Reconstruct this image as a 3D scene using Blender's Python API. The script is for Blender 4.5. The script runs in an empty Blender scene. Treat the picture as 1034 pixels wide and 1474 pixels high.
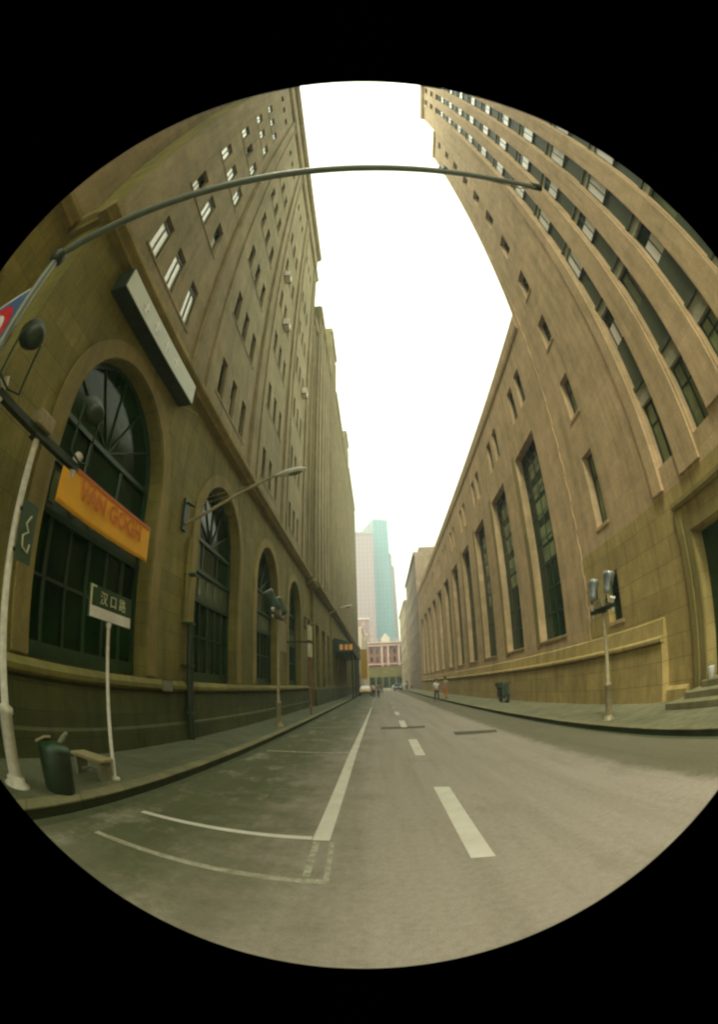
import bpy, math, random
from mathutils import Vector, Matrix
random.seed(7)
sc = bpy.context.scene
COL = sc.collection
R = math.radians

# ------------------------------------------------------------------ helpers
class MB:
    """collects faces (world coordinates) and links them as ONE mesh object"""
    def __init__(s): s.v = []; s.f = []; s.sm = []; s.comp = []; s.c = 0; s.lock = False
    def _c(s):
        if not s.lock: s.c += 1
        return s.c
    def quad(s, a, b, c, d, smooth=False):
        n = len(s.v); s.v += [tuple(a), tuple(b), tuple(c), tuple(d)]; s.f.append((n, n+1, n+2, n+3)); s.sm.append(smooth); s.comp.append(s.c if s.lock else 0)
    def poly(s, pts, smooth=False):
        n = len(s.v); s.v += [tuple(p) for p in pts]; s.f.append(tuple(range(n, n+len(pts)))); s.sm.append(smooth); s.comp.append(s.c if s.lock else 0)
    def box(s, x0, x1, y0, y1, z0, z1, bottom=True):
        if x0 > x1: x0, x1 = x1, x0
        n = len(s.v)
        s.v += [(x0,y0,z0),(x1,y0,z0),(x1,y1,z0),(x0,y1,z0),(x0,y0,z1),(x1,y0,z1),(x1,y1,z1),(x0,y1,z1)]
        F = [(4,5,6,7),(0,1,5,4),(1,2,6,5),(2,3,7,6),(3,0,4,7)]
        if bottom: F.append((3,2,1,0))
        k = s._c()
        for f in F: s.f.append(tuple(n+i for i in f)); s.sm.append(False); s.comp.append(k)
    def prism(s, poly2, axis, a, b):
        """polygon in the other two axes pushed from a to b along axis ('x','y','z')"""
        def P(p, t):
            if axis == 'x': return (t, p[0], p[1])
            if axis == 'y': return (p[0], t, p[1])
            return (p[0], p[1], t)
        n = len(poly2); s._c(); s.lock = True
        s.poly([P(p, a) for p in poly2]); s.poly([P(p, b) for p in reversed(poly2)])
        for i in range(n):
            p, q = poly2[i], poly2[(i+1) % n]
            s.quad(P(p, a), P(p, b), P(q, b), P(q, a))
        s.lock = False
    def tube(s, pts, rad, n=12, caps=True, squash=1.0):
        pts = [Vector(p) for p in pts]
        if not isinstance(rad, (list, tuple)): rad = [rad]*len(pts)
        base = len(s.v); up = None; f0 = len(s.f); ck = s._c()
        for i, p in enumerate(pts):
            d = (pts[min(i+1, len(pts)-1)] - pts[max(i-1, 0)]).normalized()
            if up is None:
                up = Vector((0,0,1)) if abs(d.z) < .9 else Vector((0,1,0))
            a = d.cross(up).normalized(); b = a.cross(d).normalized(); up = b
            for k in range(n):
                t = 2*math.pi*k/n
                s.v.append(tuple(p + a*math.cos(t)*rad[i] + b*math.sin(t)*rad[i]*squash))
        for i in range(len(pts)-1):
            for k in range(n):
                k2 = (k+1) % n
                s.f.append((base+i*n+k, base+i*n+k2, base+(i+1)*n+k2, base+(i+1)*n+k)); s.sm.append(True)
        if caps:
            e = base+(len(pts)-1)*n; c0 = len(s.v)
            s.v += [s.v[base+k] for k in range(n)] + [s.v[e+k] for k in range(n)]
            s.f.append(tuple(c0+k for k in reversed(range(n)))); s.sm.append(False)
            s.f.append(tuple(c0+n+k for k in range(n))); s.sm.append(False)
        s.comp += [ck]*(len(s.f)-f0)
    def build(s, name, mat, parent=None, label=None, bevel=0):
        ids = sorted(set(s.comp))
        if parent and len(ids) > 1:
            box = {}
            for f, c in zip(s.f, s.comp):
                lo, hi = box.get(c, ([1e9]*3, [-1e9]*3))
                for i in f:
                    for a in range(3): lo[a] = min(lo[a], s.v[i][a]); hi[a] = max(hi[a], s.v[i][a])
                box[c] = (lo, hi)
            par = {c: c for c in ids}
            def find(c):
                while par[c] != c: c = par[c]
                return c
            for i, a in enumerate(ids):
                for b in ids[i+1:]:
                    A_, B_ = box[a], box[b]
                    gap = math.sqrt(sum(max(0, A_[0][k]-B_[1][k], B_[0][k]-A_[1][k])**2 for k in range(3)))
                    sz = max(math.dist(*A_), math.dist(*B_))
                    if gap < .3*sz: par[find(b)] = find(a)
            groups = {}
            for c in ids: groups.setdefault(find(c), set()).add(c)
            if 1 < len(groups) <= 100:
                out = []
                for g_ in groups.values():
                    m = MB(); mp = {}
                    for f, c, sm in zip(s.f, s.comp, s.sm):
                        if c in g_:
                            nf = []
                            for i in f:
                                if i not in mp: mp[i] = len(m.v); m.v.append(s.v[i])
                                nf.append(mp[i])
                            m.f.append(tuple(nf)); m.sm.append(sm); m.comp.append(0)
                    out.append(m.build(name, mat, parent, label, bevel))
                return out[0]
        me = bpy.data.meshes.new(name)
        o0 = parent_world(parent) if parent else Vector((0,0,0))
        me.from_pydata([(v[0]-o0.x, v[1]-o0.y, v[2]-o0.z) for v in s.v], [], s.f)
        me.polygons.foreach_set('use_smooth', s.sm)
        if mat: me.materials.append(mat)
        me.validate(); me.update()
        o = bpy.data.objects.new(name, me); COL.objects.link(o)
        if parent: o.parent = parent
        if label: o['label'] = label
        if bevel:
            m = o.modifiers.new('b', 'BEVEL'); m.width = bevel; m.segments = 2; m.limit_method = 'ANGLE'
        return o
def parent_world(p):
    l = Vector(p.location)
    while p.parent: p = p.parent; l += Vector(p.location)
    return l
def tag(o, label=None, cat=None, group=None, kind=None):
    if label: o['label'] = label
    if cat: o['category'] = cat
    if group: o['group'] = group
    if kind: o['kind'] = kind
    return o
def thing(name, label, cat, loc=(0,0,0), group=None):
    o = bpy.data.objects.new(name, None); COL.objects.link(o); o.location = loc; o.empty_display_size = .2
    return tag(o, label, cat, group)
def copy_tree(o, parent=None):
    c = o.copy(); COL.objects.link(c)
    if parent: c.parent = parent
    for ch in list(o.children): copy_tree(ch, c)
    return c
def text_mesh(name, s, size, mat, mtx, parent, ext=.004, bold=0.0, xs=1.0):
    cu = bpy.data.curves.new(name, 'FONT'); cu.body = s; cu.size = size; cu.extrude = ext; cu.offset = bold
    cu.align_x = 'CENTER'; cu.align_y = 'CENTER'; cu.resolution_u = 2
    t = bpy.data.objects.new(name, cu); COL.objects.link(t)
    dg = bpy.context.evaluated_depsgraph_get(); dg.update()
    me = bpy.data.meshes.new_from_object(t.evaluated_get(dg)); bpy.data.objects.remove(t)
    o0 = parent_world(parent)
    me.transform(Matrix.Diagonal((xs,1,1,1))); me.transform(mtx); me.transform(Matrix.Translation(-o0))
    me.materials.clear(); me.materials.append(mat)
    o = bpy.data.objects.new(name, me); COL.objects.link(o); o.parent = parent
    return o

# ------------------------------------------------------------------ materials
def newmat(name):
    m = bpy.data.materials.new(name); m.use_nodes = True
    nt = m.node_tree; return m, nt, nt.nodes['Principled BSDF']
def N(nt, t, **k):
    n = nt.nodes.new(t)
    for a, b in k.items(): setattr(n, a, b)
    return n
def ramp(nt, a, b, ca, cb):
    r = N(nt, 'ShaderNodeValToRGB'); e = r.color_ramp.elements
    e[0].position = a; e[1].position = b
    e[0].color = (*ca, 1) if len(ca) == 3 else ca; e[1].color = (*cb, 1) if len(cb) == 3 else cb
    return r
def mixc(nt, typ, fac, a, b):
    m = N(nt, 'ShaderNodeMix', data_type='RGBA', blend_type=typ)
    for s, v in ((m.inputs[0], fac), (m.inputs[6], a), (m.inputs[7], b)):
        if hasattr(v, 'links'): nt.links.new(v, s)
        else: s.default_value = v if isinstance(v, float) else (*v, 1)
    return m.outputs[2]
def math_(nt, op, a, b=0.0, clamp=False):
    m = N(nt, 'ShaderNodeMath', operation=op, use_clamp=clamp)
    for s, v in ((m.inputs[0], a), (m.inputs[1], b)):
        if hasattr(v, 'links'): nt.links.new(v, s)
        else: s.default_value = v
    return m.outputs[0]
def pos(nt, scale=(1,1,1)):
    g = N(nt, 'ShaderNodeNewGeometry'); m = N(nt, 'ShaderNodeMapping'); m.inputs['Scale'].default_value = scale
    nt.links.new(g.outputs['Position'], m.inputs[0]); return m.outputs[0]
def noise(nt, scale, detail=4, rough=.6, vec=None, sc3=(1,1,1)):
    n = N(nt, 'ShaderNodeTexNoise'); n.inputs['Scale'].default_value = scale
    n.inputs['Detail'].default_value = detail; n.inputs['Roughness'].default_value = rough
    nt.links.new(vec if vec else pos(nt, sc3), n.inputs['Vector']); return n.outputs['Fac']
def bump(nt, b, h, strength=.3, dist=.02):
    n = N(nt, 'ShaderNodeBump'); n.inputs['Strength'].default_value = strength; n.inputs['Distance'].default_value = dist
    nt.links.new(h, n.inputs['Height']); nt.links.new(n.outputs[0], b.inputs['Normal'])

def stone(name, base, bw=.95, bh=.46, joint=.35, stain=.5, var=.16, rough=.85, mortar=.012, dirt=(.55,.58,.42)):
    m, nt, b = newmat(name)
    g = N(nt, 'ShaderNodeNewGeometry'); s = N(nt, 'ShaderNodeSeparateXYZ'); nt.links.new(g.outputs['Position'], s.inputs[0])
    u = math_(nt, 'ADD', s.outputs[0], s.outputs[1])
    c = N(nt, 'ShaderNodeCombineXYZ'); nt.links.new(u, c.inputs[0]); nt.links.new(s.outputs[2], c.inputs[1])
    br = N(nt, 'ShaderNodeTexBrick'); nt.links.new(c.outputs[0], br.inputs['Vector'])
    br.inputs['Scale'].default_value = 1; br.inputs['Brick Width'].default_value = bw; br.inputs['Row Height'].default_value = bh
    br.inputs['Mortar Size'].default_value = mortar; br.inputs['Mortar Smooth'].default_value = .4; br.inputs['Bias'].default_value = 0
    lo = tuple(x*(1-var) for x in base); hi = tuple(min(1, x*(1+var)) for x in base)
    br.inputs['Color1'].default_value = (*lo, 1); br.inputs['Color2'].default_value = (*hi, 1)
    br.inputs['Mortar'].default_value = (*tuple(x*(1-joint) for x in base), 1)
    # soot: big soft clouds, fine grain, and vertical run-off streaks
    big = ramp(nt, .35, .75, (1,1,1), dirt); nt.links.new(noise(nt, .35, 6, .65), big.inputs[0])
    st = ramp(nt, .48, .75, (1,1,1), tuple(x*.9 for x in dirt)); nt.links.new(noise(nt, 1.0, 5, .6, sc3=(2.4,2.4,.16)), st.inputs[0])
    fi = ramp(nt, .3, .7, (.82,.82,.82), (1.12,1.12,1.12)); nt.links.new(noise(nt, 22, 4, .7), fi.inputs[0])
    c1 = mixc(nt, 'MULTIPLY', stain, br.outputs['Color'], big.outputs[0])
    c2 = mixc(nt, 'MULTIPLY', stain, c1, st.outputs[0])
    c3 = mixc(nt, 'MULTIPLY', .8, c2, fi.outputs[0])
    md = ramp(nt, .36, .66, (.76,.77,.70), (1.14,1.12,1.10)); nt.links.new(noise(nt, 2.6, 8, .72, sc3=(1,1,.7)), md.inputs[0])
    c3 = mixc(nt, 'MULTIPLY', .75, c3, md.outputs[0])
    s2 = ramp(nt, .50, .64, (1,1,1), (.62,.66,.50)); nt.links.new(noise(nt, 1.0, 7, .7, sc3=(3,3,.3)), s2.inputs[0])
    c3 = mixc(nt, 'MULTIPLY', stain*.55, c3, s2.outputs[0])
    nt.links.new(c3, b.inputs['Base Color']); b.inputs['Roughness'].default_value = rough
    h = math_(nt, 'SUBTRACT', math_(nt, 'MULTIPLY', noise(nt, 30, 4, .7), .35), br.outputs['Fac'])
    bump(nt, b, h, .5, .012)
    return m
def plain(name, col, rough=.6, metal=0, var=.15, scale=6, spec=.5, coat=0, bmp=0):
    m, nt, b = newmat(name)
    r = ramp(nt, .3, .7, tuple(x*(1-var) for x in col), tuple(min(1, x*(1+var)) for x in col))
    nt.links.new(noise(nt, scale, 5, .65), r.inputs[0]); nt.links.new(r.outputs[0], b.inputs['Base Color'])
    rr = N(nt, 'ShaderNodeMapRange'); nt.links.new(noise(nt, scale*2.3, 3), rr.inputs[0])
    rr.inputs[3].default_value = max(0, rough-.08); rr.inputs[4].default_value = min(1, rough+.08)
    nt.links.new(rr.outputs[0], b.inputs['Roughness'])
    b.inputs['Metallic'].default_value = metal; b.inputs['Specular IOR Level'].default_value = spec; b.inputs['Coat Weight'].default_value = coat
    if bmp: bump(nt, b, noise(nt, scale*6, 3), bmp, .005)
    return m
def glass(name, col, rough=.06, spec=.6):
    m, nt, b = newmat(name)
    r = ramp(nt, .35, .65, tuple(x*.6 for x in col), tuple(x*1.5 for x in col)); nt.links.new(noise(nt, .9, 3), r.inputs[0])
    nt.links.new(r.outputs[0], b.inputs['Base Color'])
    b.inputs['Roughness'].default_value = rough; b.inputs['Specular IOR Level'].default_value = spec
    bump(nt, b, noise(nt, 1.7, 2), .12, .02)
    return m

M = {}
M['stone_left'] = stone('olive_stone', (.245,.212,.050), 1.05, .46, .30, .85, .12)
M['stone_left_dark'] = stone('sooty_shaded_stone', (.098,.106,.028), 1.3, .42, .35, .9, dirt=(.45,.6,.28))  # darker sooty plinth stone, green shadow put into its colour
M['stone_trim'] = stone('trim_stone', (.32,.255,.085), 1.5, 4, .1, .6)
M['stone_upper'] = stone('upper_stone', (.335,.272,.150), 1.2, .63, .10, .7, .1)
M['stone_right'] = stone('tan_stone', (.62,.44,.25), 1.25, .55, .12, .6, .07)
M['stone_right_low'] = stone('tan_base_stone', (.50,.37,.14), 1.5, .6, .34, .75, .08, mortar=.014)
M['stone_far'] = stone('far_stone', (.34,.26,.19), 1.5, .8, .15, .5)
M['stone_pale'] = stone('pale_stone', (.5,.4,.27), 1.6, .9, .1, .5)
M['brick_red'] = stone('red_brick', (.36,.16,.13), .5, .16, .2, .4)
M['white_trim'] = plain('white_trim', (.72,.62,.5), .7)
M['glass'] = glass('dark_green_glass', (.004,.026,.003), .10, .13)
M['glass2'] = glass('grey_green_glass', (.028,.055,.024), .1, .6)
M['glass_lit'] = plain('white_blind_and_reflection', (.88,.87,.83), .25, coat=.8, var=.06, scale=3)  # white of blinds; on the left windows a painted sky reflection
M['glass_film'] = glass('green_film_glass', (.15,.19,.085), .15, .6)
M['frame'] = plain('green_frame', (.012,.046,.009), .45, var=.3)
M['spandrel'] = plain('green_spandrel', (.062,.085,.04), .55, var=.12, scale=1.5)
M['lintel'] = plain('pale_green_lintel', (.36,.36,.24), .6)
M['dark'] = plain('dark_metal', (.014,.03,.010), .5, var=.4)
M['pole'] = plain('grey_paint', (.16,.19,.15), .35, spec=.6)
M['pole_white'] = plain('worn_white_paint', (.62,.60,.50), .4, var=.2, scale=14)
M['pole_dull'] = plain('dull_galvanised', (.27,.23,.12), .45, var=.25, scale=12)
M['steel'] = plain('floodlight_steel', (.36,.40,.40), .3, metal=.5, var=.12)
M['lamp_white'] = plain('lamp_housing', (.68,.66,.6), .35)
M['orange'] = plain('orange_cloth', (.92,.45,.015), .75, var=.1, scale=2)
M['orange_dark'] = plain('faded_orange_print', (.62,.17,.015), .75)
M['orange_red'] = plain('red_orange_hem', (.56,.12,.02), .75)
M['blue'] = plain('sign_blue', (.07,.13,.30), .4)
M['red'] = plain('sign_red', (.60,.035,.035), .4)
M['white'] = plain('sign_white', (.74,.72,.68), .4)
M['sign_green'] = plain('sign_green', (.022,.085,.03), .4)
M['signbox'] = plain('grey_acrylic', (.44,.45,.35), .4, var=.1, scale=1.2)
M['plate_green'] = plain('plate_green', (.05,.095,.06), .4)
M['glyph'] = plain('glyph_white', (.55,.55,.36), .5)
M['bench'] = plain('worn_bench_top', (.34,.29,.15), .7)
M['concrete'] = plain('concrete', (.22,.22,.14), .9, scale=4)
M['roof'] = plain('roof_felt', (.09,.09,.07), .9)
M['skin'] = plain('skin', (.45,.27,.17), .55)
M['hair'] = plain('black_hair', (.015,.012,.01), .6)
M['cloth_white'] = plain('white_cotton', (.74,.72,.68), .8)
M['cloth_dark'] = plain('dark_cotton', (.03,.035,.03), .85)
M['cloth_orange'] = plain('orange_cotton', (.55,.22,.03), .8)
M['cloth_grey'] = plain('grey_cotton', (.25,.25,.2), .8)
M['car_yellow'] = plain('taxi_yellow', (.62,.28,.01), .3, coat=.6)
M['car_dark'] = plain('car_dark_green', (.02,.03,.02), .3, coat=.6)
M['car_white'] = plain('car_white', (.6,.6,.55), .3, coat=.6)
M['rubber'] = plain('rubber', (.015,.015,.013), .8)
M['teal'] = None

def m_curtain(name, col, cw, ch, mull, rough=.2):
    m, nt, b = newmat(name)
    g = N(nt, 'ShaderNodeNewGeometry'); s = N(nt, 'ShaderNodeSeparateXYZ'); nt.links.new(g.outputs['Position'], s.inputs[0])
    u = math_(nt, 'ADD', s.outputs[0], s.outputs[1]); c = N(nt, 'ShaderNodeCombineXYZ'); nt.links.new(u, c.inputs[0]); nt.links.new(s.outputs[2], c.inputs[1])
    br = N(nt, 'ShaderNodeTexBrick'); nt.links.new(c.outputs[0], br.inputs['Vector']); br.offset = 0
    br.inputs['Scale'].default_value = 1; br.inputs['Brick Width'].default_value = cw; br.inputs['Row Height'].default_value = ch
    br.inputs['Mortar Size'].default_value = mull; br.inputs['Mortar Smooth'].default_value = .1
    br.inputs['Color1'].default_value = (*[x*.85 for x in col], 1); br.inputs['Color2'].default_value = (*[x*1.12 for x in col], 1)
    br.inputs['Mortar'].default_value = (*[x*.55 for x in col], 1)
    nt.links.new(br.outputs['Color'], b.inputs['Base Color']); b.inputs['Roughness'].default_value = rough
    return m
M['teal'] = m_curtain('teal_curtain_wall', (.045,.27,.27), 3.2, 3.6, .35)
M['teal_pale'] = m_curtain('pale_curtain_wall', (.36,.42,.40), 3.2, 3.6, .3)
M['pink_tower'] = m_curtain('pink_grid_wall', (.50,.29,.26), 3.0, 3.4, .9, .7)
M['tan_tower'] = m_curtain('tan_grid_wall', (.42,.28,.18), 2.2, 3.3, .5, .7)

def m_road():
    m, nt, b = newmat('asphalt')
    g = N(nt, 'ShaderNodeNewGeometry'); s = N(nt, 'ShaderNodeSeparateXYZ'); nt.links.new(g.outputs['Position'], s.inputs[0])
    x = s.outputs[0]; y = s.outputs[1]
    big = noise(nt, .7, 6, .65); mid = noise(nt, 3.2, 6, .7); fine = noise(nt, 90, 3, .8)
    worn = (.345,.300,.250); bay_shade = (.095,.102,.040)  # worn is only the paler lane tone
    # left-hand shade painted into the parking bay tone, paler tone in the lane, damp gutter strip along the right kerb
    wob = math_(nt, 'MULTIPLY', math_(nt, 'SUBTRACT', mid, .5), 1.5)
    wob2 = math_(nt, 'MULTIPLY', math_(nt, 'SUBTRACT', big, .5), 2.6)
    xw = math_(nt, 'ADD', math_(nt, 'ADD', x, wob), wob2)
    def smooth(v, a, c_):
        r = N(nt, 'ShaderNodeMapRange', interpolation_type='SMOOTHSTEP'); nt.links.new(v, r.inputs[0])
        r.inputs[1].default_value = a; r.inputs[2].default_value = c_; return r.outputs[0]
    bay = math_(nt, 'SUBTRACT', 1.0, smooth(xw, -2.1, .15))
    xg = math_(nt, 'ADD', x, math_(nt, 'MULTIPLY', wob, .35))
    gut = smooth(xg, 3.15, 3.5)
    near = math_(nt, 'SUBTRACT', 1.0, smooth(math_(nt, 'ADD', y, math_(nt, 'MULTIPLY', wob, 1.2)), 2.1, 3.6))
    bay2 = math_(nt, 'MULTIPLY', bay, math_(nt, 'SUBTRACT', 1.0, math_(nt, 'MULTIPLY', near, .25)))
    c0 = mixc(nt, 'MIX', bay2, worn, bay_shade)
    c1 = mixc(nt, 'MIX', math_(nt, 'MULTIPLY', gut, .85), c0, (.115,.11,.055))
    # pale scuffs and dark oil
    sc_ = ramp(nt, .52, .68, (0,0,0), (1,1,1)); nt.links.new(noise(nt, 1.6, 7, .72, sc3=(1,.55,1)), sc_.inputs[0])
    c2 = mixc(nt, 'MIX', math_(nt, 'MULTIPLY', sc_.outputs[0], math_(nt, 'ADD', math_(nt, 'MULTIPLY', bay, .6), .12)), c1, (.36,.33,.25))
    oil = ramp(nt, .56, .72, (0,0,0), (1,1,1)); nt.links.new(noise(nt, .9, 5, .7, sc3=(1.3,.7,1)), oil.inputs[0])
    c3 = mixc(nt, 'MIX', math_(nt, 'MULTIPLY', oil.outputs[0], math_(nt, 'ADD', math_(nt, 'MULTIPLY', bay, .5), .28)), c2, (.085,.09,.038))
    # cracks
    v = N(nt, 'ShaderNodeTexVoronoi', feature='DISTANCE_TO_EDGE'); v.inputs['Scale'].default_value = .55
    nv = N(nt, 'ShaderNodeTexNoise'); nv.inputs['Scale'].default_value = 2.5; nt.links.new(pos(nt), nv.inputs['Vector'])
    ad = N(nt, 'ShaderNodeVectorMath', operation='ADD'); nt.links.new(pos(nt), ad.inputs[0]); nt.links.new(nv.outputs['Color'], ad.inputs[1]); nt.links.new(ad.outputs[0], v.inputs['Vector'])
    cr = ramp(nt, .0, .012, (1,1,1), (0,0,0)); nt.links.new(v.outputs['Distance'], cr.inputs[0])
    c4 = mixc(nt, 'MIX', math_(nt, 'MULTIPLY', cr.outputs[0], math_(nt, 'MULTIPLY', mid, .22)), c3, (.09,.09,.05))
    fr = ramp(nt, .3, .7, (.66,.66,.64), (1.32,1.32,1.3)); nt.links.new(fine, fr.inputs[0])
    c5 = mixc(nt, 'MULTIPLY', .8, c4, fr.outputs[0])
    gr = ramp(nt, .34, .68, (.80,.80,.77), (1.12,1.12,1.10)); nt.links.new(noise(nt, 14, 6, .75), gr.inputs[0])
    c5 = mixc(nt, 'MULTIPLY', .8, c5, gr.outputs[0])
    tk = ramp(nt, .45, .62, (1,1,1), (.83,.83,.80)); nt.links.new(noise(nt, 1.0, 5, .6, sc3=(2.2,.10,1)), tk.inputs[0])
    c5 = mixc(nt, 'MULTIPLY', .8, c5, tk.outputs[0])
    nt.links.new(c5, b.inputs['Base Color']); b.inputs['Roughness'].default_value = .82
    bump(nt, b, math_(nt, 'ADD', fine, math_(nt, 'MULTIPLY', mid, 1.5)), .5, .008)
    return m
M['road'] = m_road()
def m_paint(name, wear, lo_=(.17,.16,.10), hi_=(.66,.63,.54), sp=.07):
    m, nt, b = newmat(name)
    w = ramp(nt, wear-sp, wear+sp, lo_, hi_); nt.links.new(noise(nt, 9, 8, .75), w.inputs[0])
    g = ramp(nt, .3, .8, (1,1,1), (.7,.68,.58)); nt.links.new(noise(nt, 2.2, 5), g.inputs[0])
    nt.links.new(mixc(nt, 'MULTIPLY', .8, w.outputs[0], g.outputs[0]), b.inputs['Base Color']); b.inputs['Roughness'].default_value = .7
    bump(nt, b, noise(nt, 60, 3), .4, .004)
    return m
M['paint'] = m_paint('road_paint', .30); M['paint_worn'] = m_paint('worn_road_paint', .50); M['paint_ghost'] = m_paint('ghost_road_paint', .47, (.15,.145,.08), (.50,.48,.37), .16)
def m_pave(name, base, w, h):
    m = stone(name, base, w, h, .4, .8, .14)
    nt = m.node_tree
    br = [n for n in nt.nodes if n.bl_idname == 'ShaderNodeTexBrick'][0]
    nt.links.new(pos(nt), br.inputs['Vector']); br.inputs['Mortar Size'].default_value = .008
    return m
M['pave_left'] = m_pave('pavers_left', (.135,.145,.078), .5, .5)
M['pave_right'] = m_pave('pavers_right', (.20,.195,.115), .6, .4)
M['kerb_face_shade'] = stone('kerb_face_shade', (.035,.05,.014), 1.0, 3.0, .5, .6); M['kerb'] = stone('kerb_stone', (.24,.22,.115), 1.0, 3.0, .5, .6)  # dark face below a pale top: kerb shadow put into the colour

# ------------------------------------------------------------------ building pieces
def facade(mb, x, y0, y1, z0, z1, holes, depth, back):
    """wall in the plane x with rectangular / arched holes and reveals running towards back (sign of depth direction)"""
    dx = back*depth
    ys = sorted({y0, y1, *[h[0] for h in holes], *[h[1] for h in holes]})
    zs = sorted({z0, z1, *[h[2] for h in holes], *[h[3] for h in holes]})
    for j in range(len(zs)-1):
        za, zb = zs[j], zs[j+1]; run = None
        for i in range(len(ys)-1):
            ya, yb = ys[i], ys[i+1]; cy, cz = (ya+yb)/2, (za+zb)/2
            inside = any(h[0] < cy < h[1] and h[2] < cz < h[3] for h in holes)
            if inside:
                if run is not None: mb.quad((x,run,za),(x,ya,za),(x,ya,zb),(x,run,zb)); run = None
            elif run is None: run = ya
        if run is not None: mb.quad((x,run,za),(x,ys[-1],za),(x,ys[-1],zb),(x,run,zb))
    for h in holes:
        ya, yb, za, zb = h[:4]
        if len(h) > 4:      # arched: h[4] = springing height, radius = half width
            zs_ = h[4]; r = (yb-ya)/2; cy = (ya+yb)/2; n = 24
            rz = zb - zs_
            arc = [(cy - r*math.cos(math.pi*k/n), zs_ + rz*math.sin(math.pi*k/n)) for k in range(n+1)]
            for k in range(n):
                (a1, b1), (a2, b2) = arc[k], arc[k+1]
                mb.quad((x,a1,b1),(x,a2,b2),(x,a2,zb+.0),(x,a1,zb+.0))
                mb.quad((x,a1,b1),(x+dx,a1,b1),(x+dx,a2,b2),(x,a2,b2), True)
            top = zs_
        else:
            top = zb; mb.quad((x,ya,zb),(x+dx,ya,zb),(x+dx,yb,zb),(x,yb,zb))
        mb.quad((x,ya,za),(x+dx,ya,za),(x+dx,ya,top),(x,ya,top))
        mb.quad((x,yb,za),(x+dx,yb,za),(x+dx,yb,top),(x,yb,top))
        mb.quad((x,ya,za),(x+dx,ya,za),(x+dx,yb,za),(x,yb,za))
def shell(mb, x, xb, y0, y1, z0, z1):
    """sides, back and roof of a block whose front plane is x"""
    mb.quad((x,y0,z0),(xb,y0,z0),(xb,y0,z1),(x,y0,z1)); mb.quad((x,y1,z0),(xb,y1,z0),(xb,y1,z1),(x,y1,z1))
    mb.quad((xb,y0,z0),(xb,y1,z0),(xb,y1,z1),(xb,y0,z1)); mb.quad((x,y0,z1),(x,y1,z1),(xb,y1,z1),(xb,y0,z1))
def cornice(mb, x, s, y0, y1, z, p=.32, h=.5, end0=True):
    """profile of a moulding on plane x projecting s*p"""
    prof = [(x - s*.05, z), (x+s*p*.55, z), (x+s*p*.62, z+h*.12), (x+s*p*.9, z+h*.25), (x+s*p, z+h*.34), (x+s*p, z+h*.62), (x+s*p*.86, z+h*.7), (x+s*p*.2, z+h), (x - s*.05, z+h)]
    mb.prism(prof, 'y', y0, y1)

win_cache = {}
def small_window(parent, x, s, yc, zc, w, h, kind, bars=1):
    """framed sash: part 'window' with a child 'pane' (and 'blind')"""
    key = (round(w,3), round(h,3), kind, s, bars)
    if key not in win_cache:
        f = MB(); t = .05; d = .05
        for a, b_, c_, e in ((-w/2, -w/2+t, -h/2, h/2), (w/2-t, w/2, -h/2, h/2), (-w/2+t, w/2-t, -h/2, -h/2+t), (-w/2+t, w/2-t, h/2-t, h/2)):
            f.box(0, s*d, a, b_, c_, e)
        if bars >= 1: f.box(.004*s, s*(d-.008), -.022, .022, -h/2+t, h/2-t)
        if bars >= 2: f.box(.006*s, s*(d-.012), -w/2+t, w/2-t, h*.16, h*.16+.045)
        fo = f.build('window', M['frame']); 
        if kind == 'lit' and s < 0: pass
        p = MB(); p.quad((0,-w/2,-h/2),(0,w/2,-h/2),(0,w/2,h/2),(0,-w/2,h/2))
        po = p.build('pane', M['glass' if kind in ('dark','half') else 'glass2' if kind == 'grey' else 'glass_film' if kind == 'film' else 'glass_lit'])
        bo = None
        if kind == 'half':
            q = MB(); q.box(.004*s, .012*s, -w/2+t, w/2-t, -h/2+t, h*.12); bo = q.build('blind', M['glass_lit'])
        win_cache[key] = (fo.data, po.data, bo.data if bo else None)
        for o in (fo, po, bo):
            if o: bpy.data.objects.remove(o)
    fd, pd, bd = win_cache[key]
    o = bpy.data.objects.new('window', fd); COL.objects.link(o); o.parent = parent
    o.location = Vector((x, yc, zc)) - parent_world(parent)
    p = bpy.data.objects.new('pane', pd); COL.objects.link(p); p.parent = o; p.location = (0.012*s,0,0)
    if bd:
        b_ = bpy.data.objects.new('blind', bd); COL.objects.link(b_); b_.parent = o; b_.location = (0.012*s,0,0)
    return o

# ================================================================== SETTING
g = MB(); g.quad((-400,-120,-.06),(400,-120,-.06),(400,900,-.06),(-400,900,-.06))
tag(g.build('ground', M['concrete']), kind='structure')
r = MB(); r.quad((-3.05,-60,0),(4.72,-60,0),(4.72,160,0),(-3.05,160,0))
road = tag(r.build('road', M['road']), kind='structure')
def flat(name, quads, mat, z=.004):
    m = MB()
    for q in quads: m.poly([(a, b, z) for a, b in q])
    return m.build(name, mat, road)
flat('lane_line', [[(-.70,4.18),(-.53,4.18),(-.58,10),(-.60,30),(-.66,30),(-.75,10)]], M['paint'])
flat('lane_line', [[(-.66,30.05),(-.60,30.05),(-.62,62),(-.72,62)]], M['paint_worn'])
flat('parking_line', [[(-2.62,4.14),(-.71,4.19),(-.71,4.30),(-2.62,4.24)]], M['paint'])
flat('parking_line', [[(-2.72,10.40),(-.765,10.38),(-.765,10.48),(-2.72,10.51)]], M['paint_worn'])
flat('parking_line', [[(-2.72,16.60),(-.75,16.60),(-.75,16.70),(-2.72,16.70)]], M['paint_worn'])
flat('old_parking_line', [[(-2.55,3.04),(-.47,3.05),(-.47,3.15),(-2.55,3.13)]], M['paint_ghost'])
flat('old_lane_line', [[(-.465,3.05),(-.42,3.05),(-.48,4.14),(-.525,4.14)]], M['paint_ghost'])
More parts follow.
